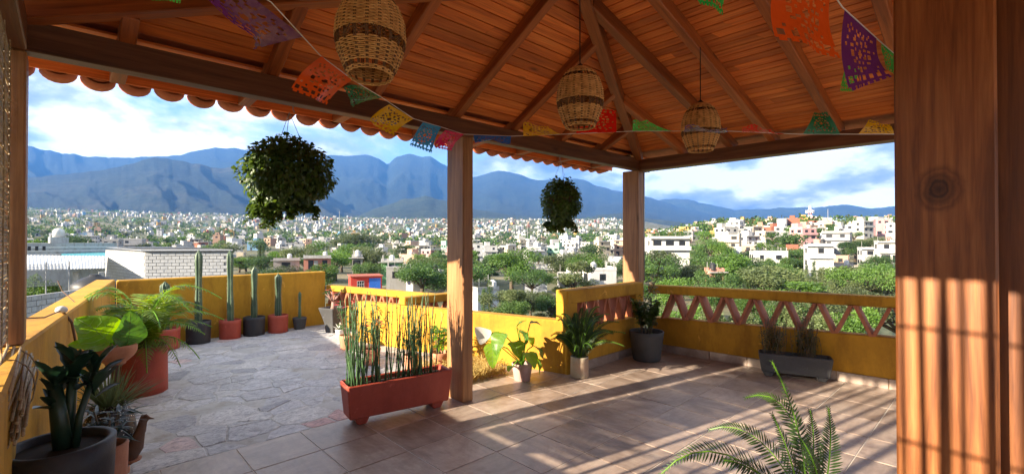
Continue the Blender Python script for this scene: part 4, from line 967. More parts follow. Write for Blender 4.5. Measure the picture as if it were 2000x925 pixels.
for r in rs_:
    for h in hs: g = 1 if h <= 104 or h >= 344 else max(.26, 1-min(h-104, 344-h)/24); x, y = r*g*math.cos(R(h)), r*g*math.sin(R(h)); vs_.append((x, y, ground(x, y)))
fs = [(j*nh+k, j*nh+(k+1)%nh, (j+1)*nh+(k+1)%nh, (j+1)*nh+k) for j in range(len(rs_)-1) for k in range(nh)]
mb.add(vs_, fs); part('ground', mb, M['ground'], None, True, kind='structure')
# ------------------------------------------------------------------ mountains
def mmat(name, c0, c1, c2, sc=.0016):
    def bd(t, b):
        v = coords(t); a = noise_(t, v, sc, 9, .68, .6); f = noise_(t, v, sc*16, 12, .78)
        c = ramp(t, a, [(.36, c0), (.52, c1), (.68, c2)]); c = mixc(t, c, ramp(t, f, [(.40, (.22,.26,.28)), (.60, (1.1,1.1,1.0))]), .85, 'MULTIPLY'); t.links.new(c, b.inputs['Base Color']); bump(t, b, f, .9, 40)
    return nmat(name, bd, Roughness=1)
M['forest'] = mmat('forested_slope', (.010,.022,.016), (.016,.032,.020), (.028,.044,.024))
M['slope'] = mmat('scrub_slope', (.014,.026,.018), (.028,.042,.024), (.075,.072,.042))
M['pasture'] = mmat('pasture_slope', (.018,.036,.018), (.036,.055,.025), (.075,.085,.04))
def mountain(name, sky, D, r0, mat, amp=.14, seed=0, back=.15):
    p0, p1 = sky[0][0], sky[-1][0]; n = int((p1-p0)/5); nr = 46; vs_ = []; cols = []
    for i in range(n+1):
        p = p0 + (p1-p0)*i/n; h = head(p); ys = interp(sky, p); ca = math.cos(h-YAW); fade = 1
        crest = (471-ys)/FPX*D*ca + 1.5 + noise.noise((p*.045, seed, 2))*D*.0022 + noise.noise((p*.13, seed, 5))*D*.0011
        col = []
        for j in range(nr+1):
            f = j/nr
            if f <= .8:
                g = f/.8; r = r0 + (D-r0)*g; base = ground(r0*math.cos(h), r0*math.sin(h)) - 30
                prof = g**1.35
                sp = 1 - abs(noise.noise((p*.010 + g*1.6, g*2.2 + seed, seed*1.7)))*2; sp2 = noise.noise((p*.03 - g*1.5, g*5, seed+9))*1.0 + .5 + noise.noise((p*.09, g*14, seed+3))*.5
                z = base + (crest-base)*prof + (sp-.45)*amp*(crest-base)*g*(1-g)*2.6 + (sp2-.5)*amp*.45*(crest-base)*g*(1-g)*2.6
            else:
                g = (f-.8)/.2; r = D*(1+back*g); z = crest*(1-g*.75)
            col.append((r*math.cos(h), r*math.sin(h), z))
        vs_ += col
    m = nr+1; fs = [(i*m+j, i*m+j+1, (i+1)*m+j+1, (i+1)*m+j) for i in range(n) for j in range(nr)]
    fs = [tuple(reversed(f)) for f in fs]
    mb = MB(); mb.add(vs_, fs); return part(name, mb, mat, None, True, kind='structure')
mountain('far_mountain_ridge', [(-330,330),(-200,300),(-60,272),(55,283),(110,295),(180,304),(240,306),(300,303),(350,301),(385,291),(415,285),(450,287),(500,291),(560,296),(655,301),(680,302),(710,299),(740,307),(757,319),(775,303),(800,298),(825,304),(838,302),(870,320),(905,350),(925,344),(960,335),(985,331),(1010,338),(1050,350),(1095,348),(1140,349),(1165,361),(1215,374),(1262,383),(1300,394),(1350,409),(1420,424),(1490,431),(1560,436),(1640,445)], 8200, 3600, M['forest'], .10, 1)
mountain('foothill', [(-330,392),(-200,372),(-60,352),(60,345),(130,338),(200,330),(250,318),(300,304),(340,308),(380,318),(430,326),(470,321),(510,330),(560,345),(620,372),(690,405),(760,428),(830,437)], 4700, 2500, M['slope'], .10, 2)
mountain('foothill', [(600,432),(690,424),(740,404),(790,388),(830,382),(880,392),(940,410),(1010,420),(1060,424),(1130,428),(1180,418),(1215,415),(1260,425),(1330,433),(1400,438)], 3600, 2300, M['pasture'], .09, 3)
mountain('far_mountain_ridge', [(1180,420),(1260,393),(1305,387),(1340,388),(1400,401),(1440,409),(1480,407),(1540,404),(1590,404),(1650,398),(1700,405),(1760,401),(1850,395),(1960,400),(2150,410),(2300,416)], 9300, 5200, M['pasture'], .09, 4)
# ------------------------------------------------------------------ trees
def crown(mb, n, L, lobes, r, flat=1.0):
    for _ in range(n):
        c, s = r.choice(lobes); v = Vector((r.gauss(0,1), r.gauss(0,1), r.gauss(0,1))).normalized(); q = r.random()**.45
        p = Vector(c) + Vector((v.x, v.y, v.z*flat))*s*q
        d = v + Vector((r.gauss(0,.7), r.gauss(0,.7), r.gauss(0,.5))); l = L*r.uniform(.6,1.3)
        mb.card(p, d, v + Vector((r.gauss(0,.4), r.gauss(0,.4), .5)), l, l*.62)
def tree_mesh(kind, n, L, seed):
    """unit tree: 1 m tall"""
    r = random.Random(seed); tr, cr = MB(), MB()
    if kind == 'round':
        tr.tube([(0,0,-.05),(.01,.0,.2),(0,.015,.42)], [.045,.035,.026], 8); lobes = []
        for k in range(11):
            a = k*2.4; q = .16 + .16*r.random(); z = r.uniform(.42,.82); e = (q*math.cos(a), q*math.sin(a), z); tr.tube([(0,.01,.3+.1*r.random()), (e[0]*.5,e[1]*.5,(z+.3)*.5), e], [.018,.011,.005], 5); lobes.append((e, r.uniform(.13,.21)))
        lobes += [((0,0,.8), .19), ((0.05,0,.62), .22)]
    elif kind == 'spread':
        tr.tube([(0,0,-.05),(.02,.0,.22),(-.01,.02,.4)], [.05,.04,.03], 8); lobes = []
        for k in range(15):
            a = k*2.4; q = .15 + .42*math.sqrt(r.random()); z = .88 - .35*q**1.2 - r.uniform(0,.18); e = (q*math.cos(a), q*math.sin(a), z); tr.tube([(0,.01,.32), (e[0]*.5,e[1]*.5,z*.78), e], [.022,.013,.005], 5); lobes.append((e, r.uniform(.12,.2)))
    elif kind == 'cypress':
        tr.tube([(0,0,-.05),(0,0,.5),(0,0,.95)], [.02,.014,.004], 6); lobes = [((r.uniform(-.01,.01), r.uniform(-.01,.01), .08+.86*k/16), .075*math.sin(math.pi*(.12+.80*k/16))**.7+.012) for k in range(17)]
    elif kind == 'loose':
        tr.tube([(0,0,-.05),(.02,.01,.3),(.0,.0,.6)], [.03,.022,.012], 7); lobes = []
        for k in range(13):
            a = k*2.4; q = .1 + .2*r.random(); z = r.uniform(.25,.92); e = (q*math.cos(a), q*math.sin(a), z); tr.tube([(.01,0,max(.15,z-.25)), e], [.01,.004], 5); lobes.append((e, r.uniform(.08,.16)))
    crown(cr, n, L, lobes, r, .8 if kind != 'cypress' else 1.4); return tr, cr
PROTO = {}
def proto(kind, mat, dens, seed):
    key = (kind, mat, dens, seed)
    if key not in PROTO:
        n, L = {'hi': (15000, .024), 'mid': (5200, .036), 'lo': (1300, .06)}[dens]
        if kind == 'cypress': n //= 2; L *= .6
        tr, cr = tree_mesh(kind, n, L, seed); PROTO[key] = (tr.mesh('trunk', M['bark'], True), cr.mesh('crown', M[mat]))
    return PROTO[key]
TREES = []
def tree(x, y, h, w, kind, mat, dens, seed, label, group, name=None):
    z = ground(x, y); names = dict(round='broadleaf_tree', spread='spreading_tree', cypress='cypress_tree', loose='shrubby_tree')
    t = thing(name or names[kind], label, 'tree', (x, y, z-.1), seed*1.3 + x, group); kw = dict(round=.70, spread=1.22, cypress=.16, loose=.6)[kind]
    t.scale = (w/kw, w/kw, h+.1)
    tm, cm = proto(kind, mat, dens, seed % 3); link('trunk', tm, t); link('crown', cm, t); TREES.append((x, y, w*.5)); return t
def zone(px):
    return ('at the far left edge' if px < 210 else 'behind the block building' if px < 460 else 'below the larger ivy ball' if px < 680 else 'left of the middle post' if px < 900 else
            'right of the middle post' if px < 1050 else 'below the smaller ivy ball' if px < 1230 else 'by the corner post' if px < 1430 else 'below the red and white tower' if px < 1620 else 'beside the near right post')
def tree_px(px, ytop, wpx, r, kind, mat, label, dens=None):
    h = head(px); ca = math.cos(h-YAW); rr = r/ca; x, y = rr*math.cos(h), rr*math.sin(h); top = CAM_H + (471-ytop)/FPX*r; w = wpx/FPX*r
    return tree(x, y, max(1.5, top-ground(x, y)), w, kind, mat, dens or ('hi' if r < 60 else 'mid'), int(px) % 7, label, 'trees of the valley')
for a in [(1000,482,78,92,'round','tree2','big bright green round tree right of the middle post'), (955,500,56,120,'round','tree1','darker tree just left of the big bright tree, beside the middle post'), (1165,510,64,105,'round','tree3','olive round tree left of the corner post'), (1301,449,66,250,'round','tree2','green round tree high up right of the corner post'),
    (1400,497,86,105,'round','tree1','dense dark green tree in the middle of the right opening'), (1462,508,80,100,'round','tree1','dark green tree right of the dense one, left of the white tall house'), (1530,512,64,100,'round','tree1','dark tree immediately left of the white three-storey house'), (1562,545,110,70,'loose','tree2','bright loose tree above the middle of the right parapet'), (1690,500,120,78,'spread','tree2','bright spreading tree beside the near right post'),
    (1640,548,250,46,'spread','tree3','broad feathery canopy above the right end of the parapet'), (1760,540,200,42,'spread','tree3','feathery canopy partly hidden by the near right post'), (690,452,96,260,'round','tree3','large brownish-green tree cluster left of the middle post'), (700,488,60,150,'round','tree1','dark tree below the large cluster, left of the middle post'), (668,492,48,160,'round','tree1','dark tree above the red and blue house'), (612,488,42,180,'round','tree2','bright round tree right of the cacti'),
    (842,500,76,112,'round','tree1','dark tree left of the middle post above the white house'), (795,510,50,110,'round','tree3','olive tree above the green house'), (468,502,40,160,'loose','tree2','bright tree above the second cactus'), (1035,568,92,48,'loose','tree3','grey-green bushy tree behind the low yellow wall'), (985,560,76,44,'loose','tree3','grey-green bush beside the cypresses'), (1078,575,70,46,'loose','tree1','dark bush left of the short parapet'),
    (1308,538,66,60,'round','tree2','bright tree just above the right parapet by the corner'), (1345,505,58,130,'loose','tree3','pale olive tree behind the corner shrub'), (78,462,66,140,'loose','tree2','bright shrubby tree at the far left beside the left post'), (150,458,50,190,'round','tree1','dark tree behind the striped building'), (725,520,40,105,'loose','tree2','small bright tree next to the green house'), (560,500,34,170,'round','tree1','dark tree above the right-hand cacti'),
    (1340,598,120,26,'loose','tree2','bright foliage behind the first zigzag bars of the right parapet'), (1425,590,120,24,'loose','tree3','pale foliage behind the zigzag bars left of the grey trough'), (1505,586,130,25,'round','tree1','dark foliage behind the zigzag bars above the grey trough'), (1590,590,130,24,'loose','tree3','greyish foliage behind the zigzag bars right of the grey trough'), (1670,596,130,23,'loose','tree2','bright foliage behind the last zigzag bars'), (1480,560,90,52,'round','tree2','bright round tree just above the middle of the right parapet'), (1385,548,80,56,'round','tree1','green tree over the red-roofed house by the right parapet'),
    (1130,560,60,60,'loose','tree1','dark bush rising behind the short parapet'), (1000,585,60,38,'loose','tree1','dark low bush behind the low yellow wall')]: tree_px(*a)
for px, yt, wpx, r, lab in ((945,562,12,62,'shorter cypress of the pair right of the middle post'), (956,545,14,62,'taller cypress of the pair right of the middle post'), (507,474,8,165,'left cypress of a pair above the third cactus'), (514,476,8,165,'right cypress of a pair above the third cactus'), (1575,515,10,95,'cypress in front of the white three-storey house'), (1590,508,10,95,'second cypress in front of the white three-storey house'), (1505,522,9,100,'cypress standing in the dark trees, right opening'), (88,470,6,200,'lone dark cypress at the far left')): tree_px(px, yt, wpx, r, 'cypress', 'tree1', lab)
# ------------------------------------------------------------------ houses
def wallmat(t, b):
    oi = N(t, 'ShaderNodeObjectInfo'); v = coords(t, (1,1,1), 'Object', 9); a = noise_(t, v, .5, 7, .7); g = noise_(t, coords(t, (1.2,1.2,.25), 'Object', 5), 1.1, 6, .7)
    c = mixc(t, oi.outputs['Color'], ramp(t, a, [(.3, (.72,.70,.66)), (.6, (1,1,1))]), .6, 'MULTIPLY'); c = mixc(t, c, ramp(t, g, [(.33, (.6,.57,.52)), (.5, (1,1,1))]), .5, 'MULTIPLY'); t.links.new(c, b.inputs['Base Color'])
M['housewall'] = nmat('painted_house_wall', wallmat, Roughness=.9)
M['dark'] = nmat('dark_opening', None, Base_Color=(.018,.02,.024,1), Roughness=.25)
M['concrete'] = plaster('weathered_roof_slab', (.30,.295,.285), (.40,.395,.38), (.5,.49,.47), .95)
M['tank'] = nmat('black_water_tank', None, Base_Color=(.02,.02,.022,1), Roughness=.5)
M['redroof'] = plaster('red_painted_roof', (.30,.07,.045), (.38,.10,.065), (.45,.15,.10), .9)
M['rawbrick'] = plaster('raw_brick', (.30,.15,.095), (.38,.20,.13), (.44,.26,.18), .95)
MATS = [M['housewall'], M['dark'], M['concrete'], M['tank'], M['white']]
def house_build(w, d, fl, r, extra=True):
    """returns list of (name, MB, material index); footprint centred, ground at z 0"""
    H = 2.8*fl + .15; out = []; W = MB(); W.box(-w/2, w/2, -d/2, d/2, -2.5, H); out.append(('wall', W, 0))
    P = MB()
    for x0, x1, y0, y1 in ((-w/2-.06, w/2+.06, -d/2-.06, -d/2+.12), (-w/2-.06, w/2+.06, d/2-.12, d/2+.06), (-w/2-.06, -w/2+.12, -d/2+.121, d/2-.121), (w/2-.12, w/2+.06, -d/2+.121, d/2-.121)): P.box(x0, x1, y0, y1, H-.12, H+r.choice((.12,.35,.5)))
    P.box(-w/2+.13, w/2-.13, -d/2+.13, d/2-.13, H-.05, H+.04); out.append(('roof', P, 2 if r.random() < .6 else 0))
    for f in range(fl):
        z = 2.8*f + 1.0
        for side in (0, 1, 2):
            n = max(1, int((w if side == 0 else d)/3.0)); 
            for k in range(n):
                if r.random() < .18: continue
                u = ((k+.5)/n - .5)*(w if side == 0 else d) + r.uniform(-.3,.3); ww = r.choice((.6,.75,1.0)); z0, z1 = z, z + 1.2
                if f == 0 and r.random() < .25: z0 = z - 1.0
                q = MB()
                if side == 0: q.box(u-ww, u+ww, -d/2-.03, -d/2+.05, z0, z1)
                elif side == 1: q.box(-w/2-.03, -w/2+.05, u-ww, u+ww, z0, z1)
                else: q.box(w/2-.05, w/2+.03, u-ww, u+ww, z0, z1)
                out.append(('window', q, 1))
        if f and r.random() < .6: q = MB(); q.box(-w/2-.1, w/2+.1, -d/2-.9, -d/2-.002, 2.8*f-.15, 2.8*f+.05); q.box(-w/2-.1, w/2+.1, -d/2-.9, -d/2-.82, 2.8*f+.05, 2.8*f+.85); out.append(('balcony', q, 0))
    if r.random() < .7: q = MB(); u = r.uniform(-w*.3, w*.3); q.box(u-.45, u+.45, -d/2-.05, -d/2+.05, 0, 2.1); out.append(('door', q, r.choice((1,2,3))))
    if r.random() < .5: q = MB(); q.box(-w/2-.7, w/2+.3, -d/2-.9, -d/2-.061, H-.3, H-.18); out.append(('canopy', q, 2))
    for u_ in (-.4,-.1,.35): q = MB(); q.box(u_*w-.03, u_*w+.03, d*.3-.03, d*.3+.03, H, H+r.uniform(.8,2.2)); out.append(('rooftop_rod', q, 2))
    if extra is True and r.random() < .55: q = MB(); bx = r.uniform(-w*.25, w*.25); q.box(bx-1.3, bx+1.3, -.2, d/2-.2, H+.041, H+2.4); out.append(('stair_tower', q, 0)); 
    if extra and r.random() < .7: q = MB(); tx, ty = r.uniform(-w*.35,w*.35), r.uniform(-d*.35,-.8); q.lathe([(.5,H+.06),(.55,H+.2),(.55,H+1.1),(.3,H+1.35),(.15,H+1.42)], 10, (tx,ty,0)); out.append(('water_tank', q, r.choice((3,4,4))))
    if extra and r.random() < .3:
        q = MB()
        for sx in (-1, 1):
            for sy in (-1, 1): q.box(sx*(w/2-.3)-.08, sx*(w/2-.3)+.08, sy*(d/2-.3)-.08, sy*(d/2-.3)+.08, H+.05, H+1.3)
        out.append(('rebar_stub', q, 2))
    return out
PAL = [('white',(.48,.48,.48),40), ('off-white',(.42,.41,.38),18), ('cream',(.46,.40,.31),7), ('grey',(.30,.30,.31),15), ('peach',(.45,.30,.22),4), ('ochre',(.40,.25,.08),2), ('brick-red',(.28,.10,.06),3), ('sky-blue',(.16,.30,.45),2), ('mint green',(.20,.36,.26),1.5), ('pink',(.45,.25,.25),2), ('bare-brick',(.28,.18,.13),4)]
rh = random.Random(33); HOUSES = []
def pick(px=0):
    if px > 1250 and rh.random() < .38: return PAL[rh.choice((2,4,4,6,10,3,9,5))]
    t = rh.uniform(0, sum(p[2] for p in PAL))
    for p in PAL:
        t -= p[2]
        if t <= 0: return p
    return PAL[0]
def place_house(x, y, rz, w, d, fl, col, label, split, group='houses of the town', zoff=0, name='house', extra=True):
    z = ground(x, y) + zoff; r = random.Random(int(x*17+y*3))
    HOUSES.append((x, y, max(w, d)*.6)); prt = house_build(w, d, fl, r, extra)
    if split:
        t = thing(name, label, 'house', (x, y, z), rz, group)
        for nm, q, mi in prt: o = part(nm, q, MATS[mi], t); o.color = (*col, 1)
        return t
    mb = MB()
    for nm, q, mi in prt: mb.mi = mi; mb.add(q.v, q.f)
    mb.mi = 1; o = part(name, mb, MATS, None, loc=(x, y, z), rot=(0,0,rz), label=label, cat='house', group=group); o.color = (*col, 1); return o
def house_px(px, ybase, wpx, hpx, r, col, label, turn=0, dd=.8, fl=None):
    h = head(px); rr = r/math.cos(h-YAW); x, y = rr*math.cos(h), rr*math.sin(h); w = wpx/FPX*r*math.cos(h-YAW)
    zb = CAM_H + (471-ybase)/FPX*r; fl = fl or max(1, round(hpx/FPX*r/2.8))
    return place_house(x, y, h + R(90)*-1 + turn, w, w*dd, fl, col, label, r < 130, zoff=zb-ground(x, y), extra='tank')
for a in [(775,552,40,20,88,(0.33,0.32,0.31),'grey unfinished house right of the red and blue house'), (830,566,62,30,80,(0.39,0.38,0.37),'grey two-storey house with tanks left of the middle post',.3), (766,534,42,20,108,(0.23,0.48,0.23),'bright green house left of the middle post'), (698,528,20,20,100,(0.33,0.31,0.28),'narrow grey block above the red and blue house'), (560,528,50,22,120,(0.40,0.36,0.34),'pale grey house with flat roof above the right end of the cactus wall'), (620,524,52,20,120,(0.47,0.20,0.14),'orange-red fronted house right of the cacti'), (945,606,46,58,66,(0.51,0.52,0.55),'white and grey two-storey house right of the middle post behind cypresses',.5),
    (1170,556,54,22,88,(0.58,0.56,0.55),'white house with reddish roof left of the corner post',.4), (1112,570,46,12,82,(0.55,0.55,0.55),'long low white house behind the short parapet'), (1045,550,46,20,95,(0.31,0.33,0.37),'slate-blue house right of the bright round tree'), (1598,548,50,66,112,(0.62,0.62,0.61),'white three-storey house in the middle of the right opening',.25), (1640,540,62,28,118,(0.31,0.26,0.21),'bare grey-brown block house beside the white three-storey one',.2), (1300,508,76,40,120,(0.56,0.55,0.53),'white house with pink trim right of the corner post',.3), (1500,512,66,26,135,(0.58,0.58,0.56),'long white house above the dark trees, right opening',.2), (1395,560,30,16,84,(0.47,0.23,0.17),'house with a red tile roof right of the corner post',.5), (1740,512,60,40,130,(0.55,0.54,0.51),'cream house cut off by the near right post',.2)]: house_px(*a)
# the red house with the blue shutter
p_ = at(716,568,88); t = thing('shop_house', 'bright red one-storey house with a barred window and a blue shutter', 'house', (p_.x, p_.y, p_.z-2), head(716)-R(90)+.12)
mb = MB(); mb.box(-2.8,2.8,0,5,-2,4.7); part('wall', mb, nmat('red_wall', None, Base_Color=(.50,.045,.025,1), Roughness=.85), t)
mb = MB(); mb.box(-3.0,3.0,-.4,5.2,4.702,4.9); part('roof', mb, M['redroof'], t)
mb = MB(); mb.box(-1.7,-.5,-.05,.1,2.7,3.9); wdw = part('window', mb, M['dark'], t)
mb = MB()
for k in range(4): mb.box(-1.72+k*.4,-1.66+k*.4,-.09,-.052,2.68,3.92)
for k in range(3): mb.box(-1.72,-.46,-.12,-.091,2.68+k*.6,2.74+k*.6)
part('grille', mb, M['white'], wdw)
mb = MB()
for k in range(12): mb.box(.45,2.55,-.06,.05,2.0+k*.2,2.19+k*.2)
part('shutter', mb, nmat('blue_shutter', None, Base_Color=(.02,.13,.55,1), Roughness=.5), t); HOUSES.append((p_.x, p_.y, 6))
# streets of ordinary houses: the nearest 260 one by one
cnt = 0; tries = 0
while cnt < 262 and tries < 9000:
    tries += 1; px = rh.uniform(40, 1760); u = rh.random(); r = 175*(620/175)**(u**.7)
    if px > 1200: r = 135*(520/135)**(u**.8)
    if px < 460 and r < 190: continue
    h = head(px); rr = r/math.cos(h-YAW); x, y = rr*math.cos(h), rr*math.sin(h); w, d = rh.uniform(5,9), rh.uniform(5,8)
    if any((x-q[0])**2 + (y-q[1])**2 < (max(w,d)*.55+q[2]*.9)**2 for q in HOUSES): continue
    if any((x-q[0])**2 + (y-q[1])**2 < (max(w,d)*.5+q[2]*.8)**2 for q in TREES): continue
    c = pick(px); fl = rh.choice((1,1,1,2,2,2,3)); g = rh.uniform(.85,1.1)
    dist = 'close by' if r < 170 else 'halfway up' if r < 300 else 'high up'
    place_house(x, y, R(46.4-90) + rh.choice((-.6,.3,.35,-.55,.9)) + rh.uniform(-.15,.15), w, d, fl, tuple(min(.85, v*g) for v in c[1]), f"{('one','two','three')[fl-1]}-storey {c[0]} house {dist}, {zone(px)}", False); cnt += 1
# far part of the town, too small to count
far = MB(); FM = [nmat('far_wall_'+p[0], None, Base_Color=(*p[1],1), Roughness=.9) for p in PAL] + [M['dark'], M['concrete']]; wts = [p[2] for p in PAL]
for k in range(3500):
    px = rh.uniform(20, 1780); r = rh.uniform(430, 2300) if px < 1250 else rh.uniform(330, 700); r = r if rh.random() < .8 else r*.8
    if px < 420 and rh.random() < .35: continue
    if noise.noise((px*.012, r*.004, 8)) < -.18: continue
    h = head(px); rr = r/math.cos(h-YAW); x, y = rr*math.cos(h), rr*math.sin(h); z = ground(x, y); w, d, H = rh.uniform(4.5,9.5), rh.uniform(4.5,8.5), rh.choice((3.0,3.2,3.4,5.8,6,6.2,8.6)); a = R(46.4-90)+rh.choice((-.6,.3,.9))+rh.uniform(-.2,.2)
    if r < 560 and any((x-q[0])**2 + (y-q[1])**2 < (6+q[2])**2 for q in HOUSES): continue
    q = MB(); q.box(-w/2,w/2,-d/2,d/2,-3,H); nb = len(q.f)
    if rh.random() < .4: q.box(-1.5,1.5,-1,1.5,H,H+2.2)
    nw = len(q.f)
    for f in range(max(1, int(H/3))):
        for kx in range(2): ux = (-.25+.5*kx)*w; q.box(ux-.8,ux+.8,-d/2-.06,-d/2+.1,1+f*2.8,2.3+f*2.8); uy = (-.25+.5*kx)*d; q.box(-w/2-.06,-w/2+.1,uy-.7,uy+.7,1+f*2.8,2.3+f*2.8)
    ca, sa = math.cos(a), math.sin(a); o = len(far.v); far.v += [(x+v[0]*ca-v[1]*sa, y+v[0]*sa+v[1]*ca, z+v[2]) for v in q.v]; ci = rh.choices(range(len(PAL)), wts)[0] if px < 1250 or rh.random() > .38 else rh.choice((2,4,4,6,10,3,9,5))
    for i, f in enumerate(q.f): far.f.append(tuple(j+o for j in f)); far.m.append(ci if i < nw else len(PAL))
far.mi = 1; part('far_town_houses', far, FM, None, label='dense far-off sprawl of small pale houses up the valley side', cat='town', kind='stuff')
# trees among the houses
ct = 0; tries = 0; rt2 = random.Random(77)
while ct < 262 and tries < 9000:
    tries += 1; px = rt2.uniform(40, 1760); r = 75*(520/75)**(rt2.random()**1.05)
    if px < 460 and r < 120: continue
    h = head(px); rr = r/math.cos(h-YAW); x, y = rr*math.cos(h), rr*math.sin(h); w = rt2.uniform(4.5,9.5); hh = w*rt2.uniform(.75,1.15)
    if any((x-q[0])**2 + (y-q[1])**2 < (w*.3+q[2]*.62)**2 for q in HOUSES): continue
    k = rt2.choice(('round','round','round','spread','loose')); m = rt2.choice(('tree1','tree1','tree2','tree3'))
    cn = dict(tree1='dark green', tree2='bright green', tree3='olive')[m]; kn = dict(round='round-crowned', spread='spreading', loose='shrubby')[k]; dist = 'close by' if r < 170 else 'halfway up' if r < 300 else 'high up'
    tree(x, y, hh, w, k, m, 'mid' if r < 170 else 'lo', ct % 6, f'{cn} {kn} tree {dist}, {zone(px)}', 'trees among the houses'); ct += 1
ft = MB(); 
for k in range(5200):
    px = rt2.uniform(0, 1800); r = rt2.uniform(380, 2500) if px < 1250 else rt2.uniform(330, 900); h = head(px); rr = r/math.cos(h-YAW); x, y = rr*math.cos(h), rr*math.sin(h); z = ground(x, y); w = rt2.uniform(2.6,6.5); n = 46 if r < 900 else 22
    ft.mi = rt2.choice((0,0,1,2))
    for q in range(n):
        v = Vector((rt2.gauss(0,1), rt2.gauss(0,1), rt2.gauss(0,.8))).normalized()*w*rt2.random()**.4; s = w*rt2.uniform(.25,.55); d = Vector((rt2.gauss(0,1), rt2.gauss(0,1), rt2.gauss(0,1)))
        ft.card((x+v.x, y+v.y, z+w*.9+v.z*.8), d, v+Vector((0,0,.3)), s, s*.8)
part('far_town_trees', ft, [M['tree1'], M['tree2'], M['tree3']], None, label='far-off green trees scattered through the sprawl up the valley side', cat='trees', kind='stuff')
# ------------------------------------------------------------------ neighbour's yard on the left
A, Bp, Cp = at(283,490,28), at(205,492,33.5), at(449,489,29.2)
t = thing('block_building', 'white painted concrete-block building with a corrugated roof behind the cacti', 'building', (A.x, A.y, -3.0), math.atan2(Cp.y-A.y, Cp.x-A.x))
LX = math.hypot(Cp.x-A.x, Cp.y-A.y); dirL = Vector((Bp.x-A.x, Bp.y-A.y)); ZT = A.z + 3.0; angX = math.atan2(Cp.y-A.y, Cp.x-A.x); dl = Matrix.Rotation(-angX, 2) @ dirL; LL = dl.length; dn = dl/LL
mb = MB(); mb.prism([(.03,.03),(LX-.03,.03),(LX-.03+dl.x,dl.y),(dl.x+.03,dl.y)], 0, ZT-.02); part('mortar_core', mb, M['mortar'], t)
mb = MB(); mb.box(.014,.386,.0,.06,.014,.186); blk = bevel(mb.mesh('block', M['block']), .006); mb = MB(); mb.box(.014,.186,.0,.06,.014,.186); hblk = bevel(mb.mesh('block', M['block']), .006)
nz = int(ZT/.2)
for j in range(nz-10, nz):
    o0 = .2*(j % 2); 
    for i in range(int(LX/.4)+1):
        x = .4*i - o0
        if x < 0: link('block', hblk, t, (0, -.005, j*.2)); continue
        if x + .4 > LX: continue
        link('block', blk, t, (x, rt.uniform(-.008,.0), j*.2))
    for i in range(int(LL/.4)):
        u = .4*i + o0 + .02
        if u + .4 > LL: continue
        link('block', blk, t, (dn.x*(u+.4)-.01, dn.y*(u+.4)+.03, j*.2), (0,0,math.atan2(-dn.y,-dn.x)))
mb = MB(); n = 60
for k in range(n):
    x0, x1 = -.15 + (LX+.4)*k/n, -.15 + (LX+.4)*(k+1)/n; xm = (x0+x1)/2; zt = ZT+.02
    for (xa, za), (xb, zb) in (((x0,0),(xm,.05)), ((xm,.05),(x1,0))): mb.add([(xa,-.15,zt+za),(xb,-.15,zt+zb),(xb+dl.x,dl.y+.2,zt+za+.12),(xa+dl.x,dl.y+.2,zt+za+.12)], [(0,1,2,3)])
mb.add([(-.15,-.15,ZT+.0),(LX+.2,-.15,ZT+.0),(LX+.2,-.13,ZT+.04),(-.15,-.13,ZT+.04)], [(0,1,2,3)])
part('corrugated_roof', mb, M['steel'], t)
# awning roof, tank, striped building, fence
t = thing('shed_roof', 'pale sheet-metal shed roof on posts left of the block building', 'shed', (0,0,0))
q = [at(30,528,23), at(205,524,27), at(205,500,33), at(30,498,31)]; n = 26; mb = MB()
for k in range(n):
    f0, f1 = k/n, (k+1)/n; fm = (f0+f1)/2; a0, a1, am = q[0].lerp(q[1],f0), q[0].lerp(q[1],f1), q[0].lerp(q[1],fm); b0, b1, bm_ = q[3].lerp(q[2],f0), q[3].lerp(q[2],f1), q[3].lerp(q[2],fm); e = Vector((0,0,.025)); mb.add([a0, am+e, bm_+e, b0], [(0,1,2,3)]); mb.add([am+e, a1, b1, bm_+e], [(0,1,2,3)])
part('sheet', mb, nmat('pale_sheet_metal', None, Base_Color=(.60,.59,.56,1), Roughness=.5, Metallic=.2), t)
for px in (148, 32, 198): p = at(px,530,26); mb = MB(); mb.box(p.x-.12,p.x+.12,p.y-.12,p.y+.12,-7,p.z-.02); part('post', mb, M['concrete'], t)
p = at(186,545,21); t = thing('water_tank', 'round black water tank under the shed roof', 'tank', (p.x,p.y,p.z-.9)); mb = MB(); mb.lathe([(.85,-3),(.85,.55),(.82,.7),(.5,.95),(.22,1.05),(.2,1.12)], 24); part('tank_body', mb, M['tank'], t, True)
mb = MB(); [mb.lathe([(.87,z),(.89,z+.03),(.87,z+.06)], 24, (0,0,0), False) for z in (.1,.35)]; part('tank_rib', mb, M['tank'], t, True)
p = at(135,496,42); h = head(135); t = thing('striped_building', 'low grey building with pale stripes and a dome tank at far left', 'building', (p.x,p.y,p.z-6), h-R(90)+.1)
mb = MB(); mb.box(-3.0,3.3,0,5,0,7.0); part('wall', mb, M['greyblock'], t)
for k in range(4): mb = MB(); mb.box(-3.03,3.33,-.03,.02,5.6+k*.32,5.72+k*.32); part('stripe', mb, M['white'], t)
for k in range(3): mb = MB(); mb.box(-2.6+k*.45,-2.4+k*.45,-.04,.03,6.35,6.72); part('vent', mb, M['dark'], t)
mb = MB(); mb.box(-1.2,0,.3,2,7.002,7.5); part('tank_base', mb, M['greyblock'], t); mb = MB(); mb.lathe([(.42,7.5),(.42,8.0),(.3,8.25),(.1,8.33)], 16, (-.6,1,0)); part('dome_tank', mb, M['white'], t, True)
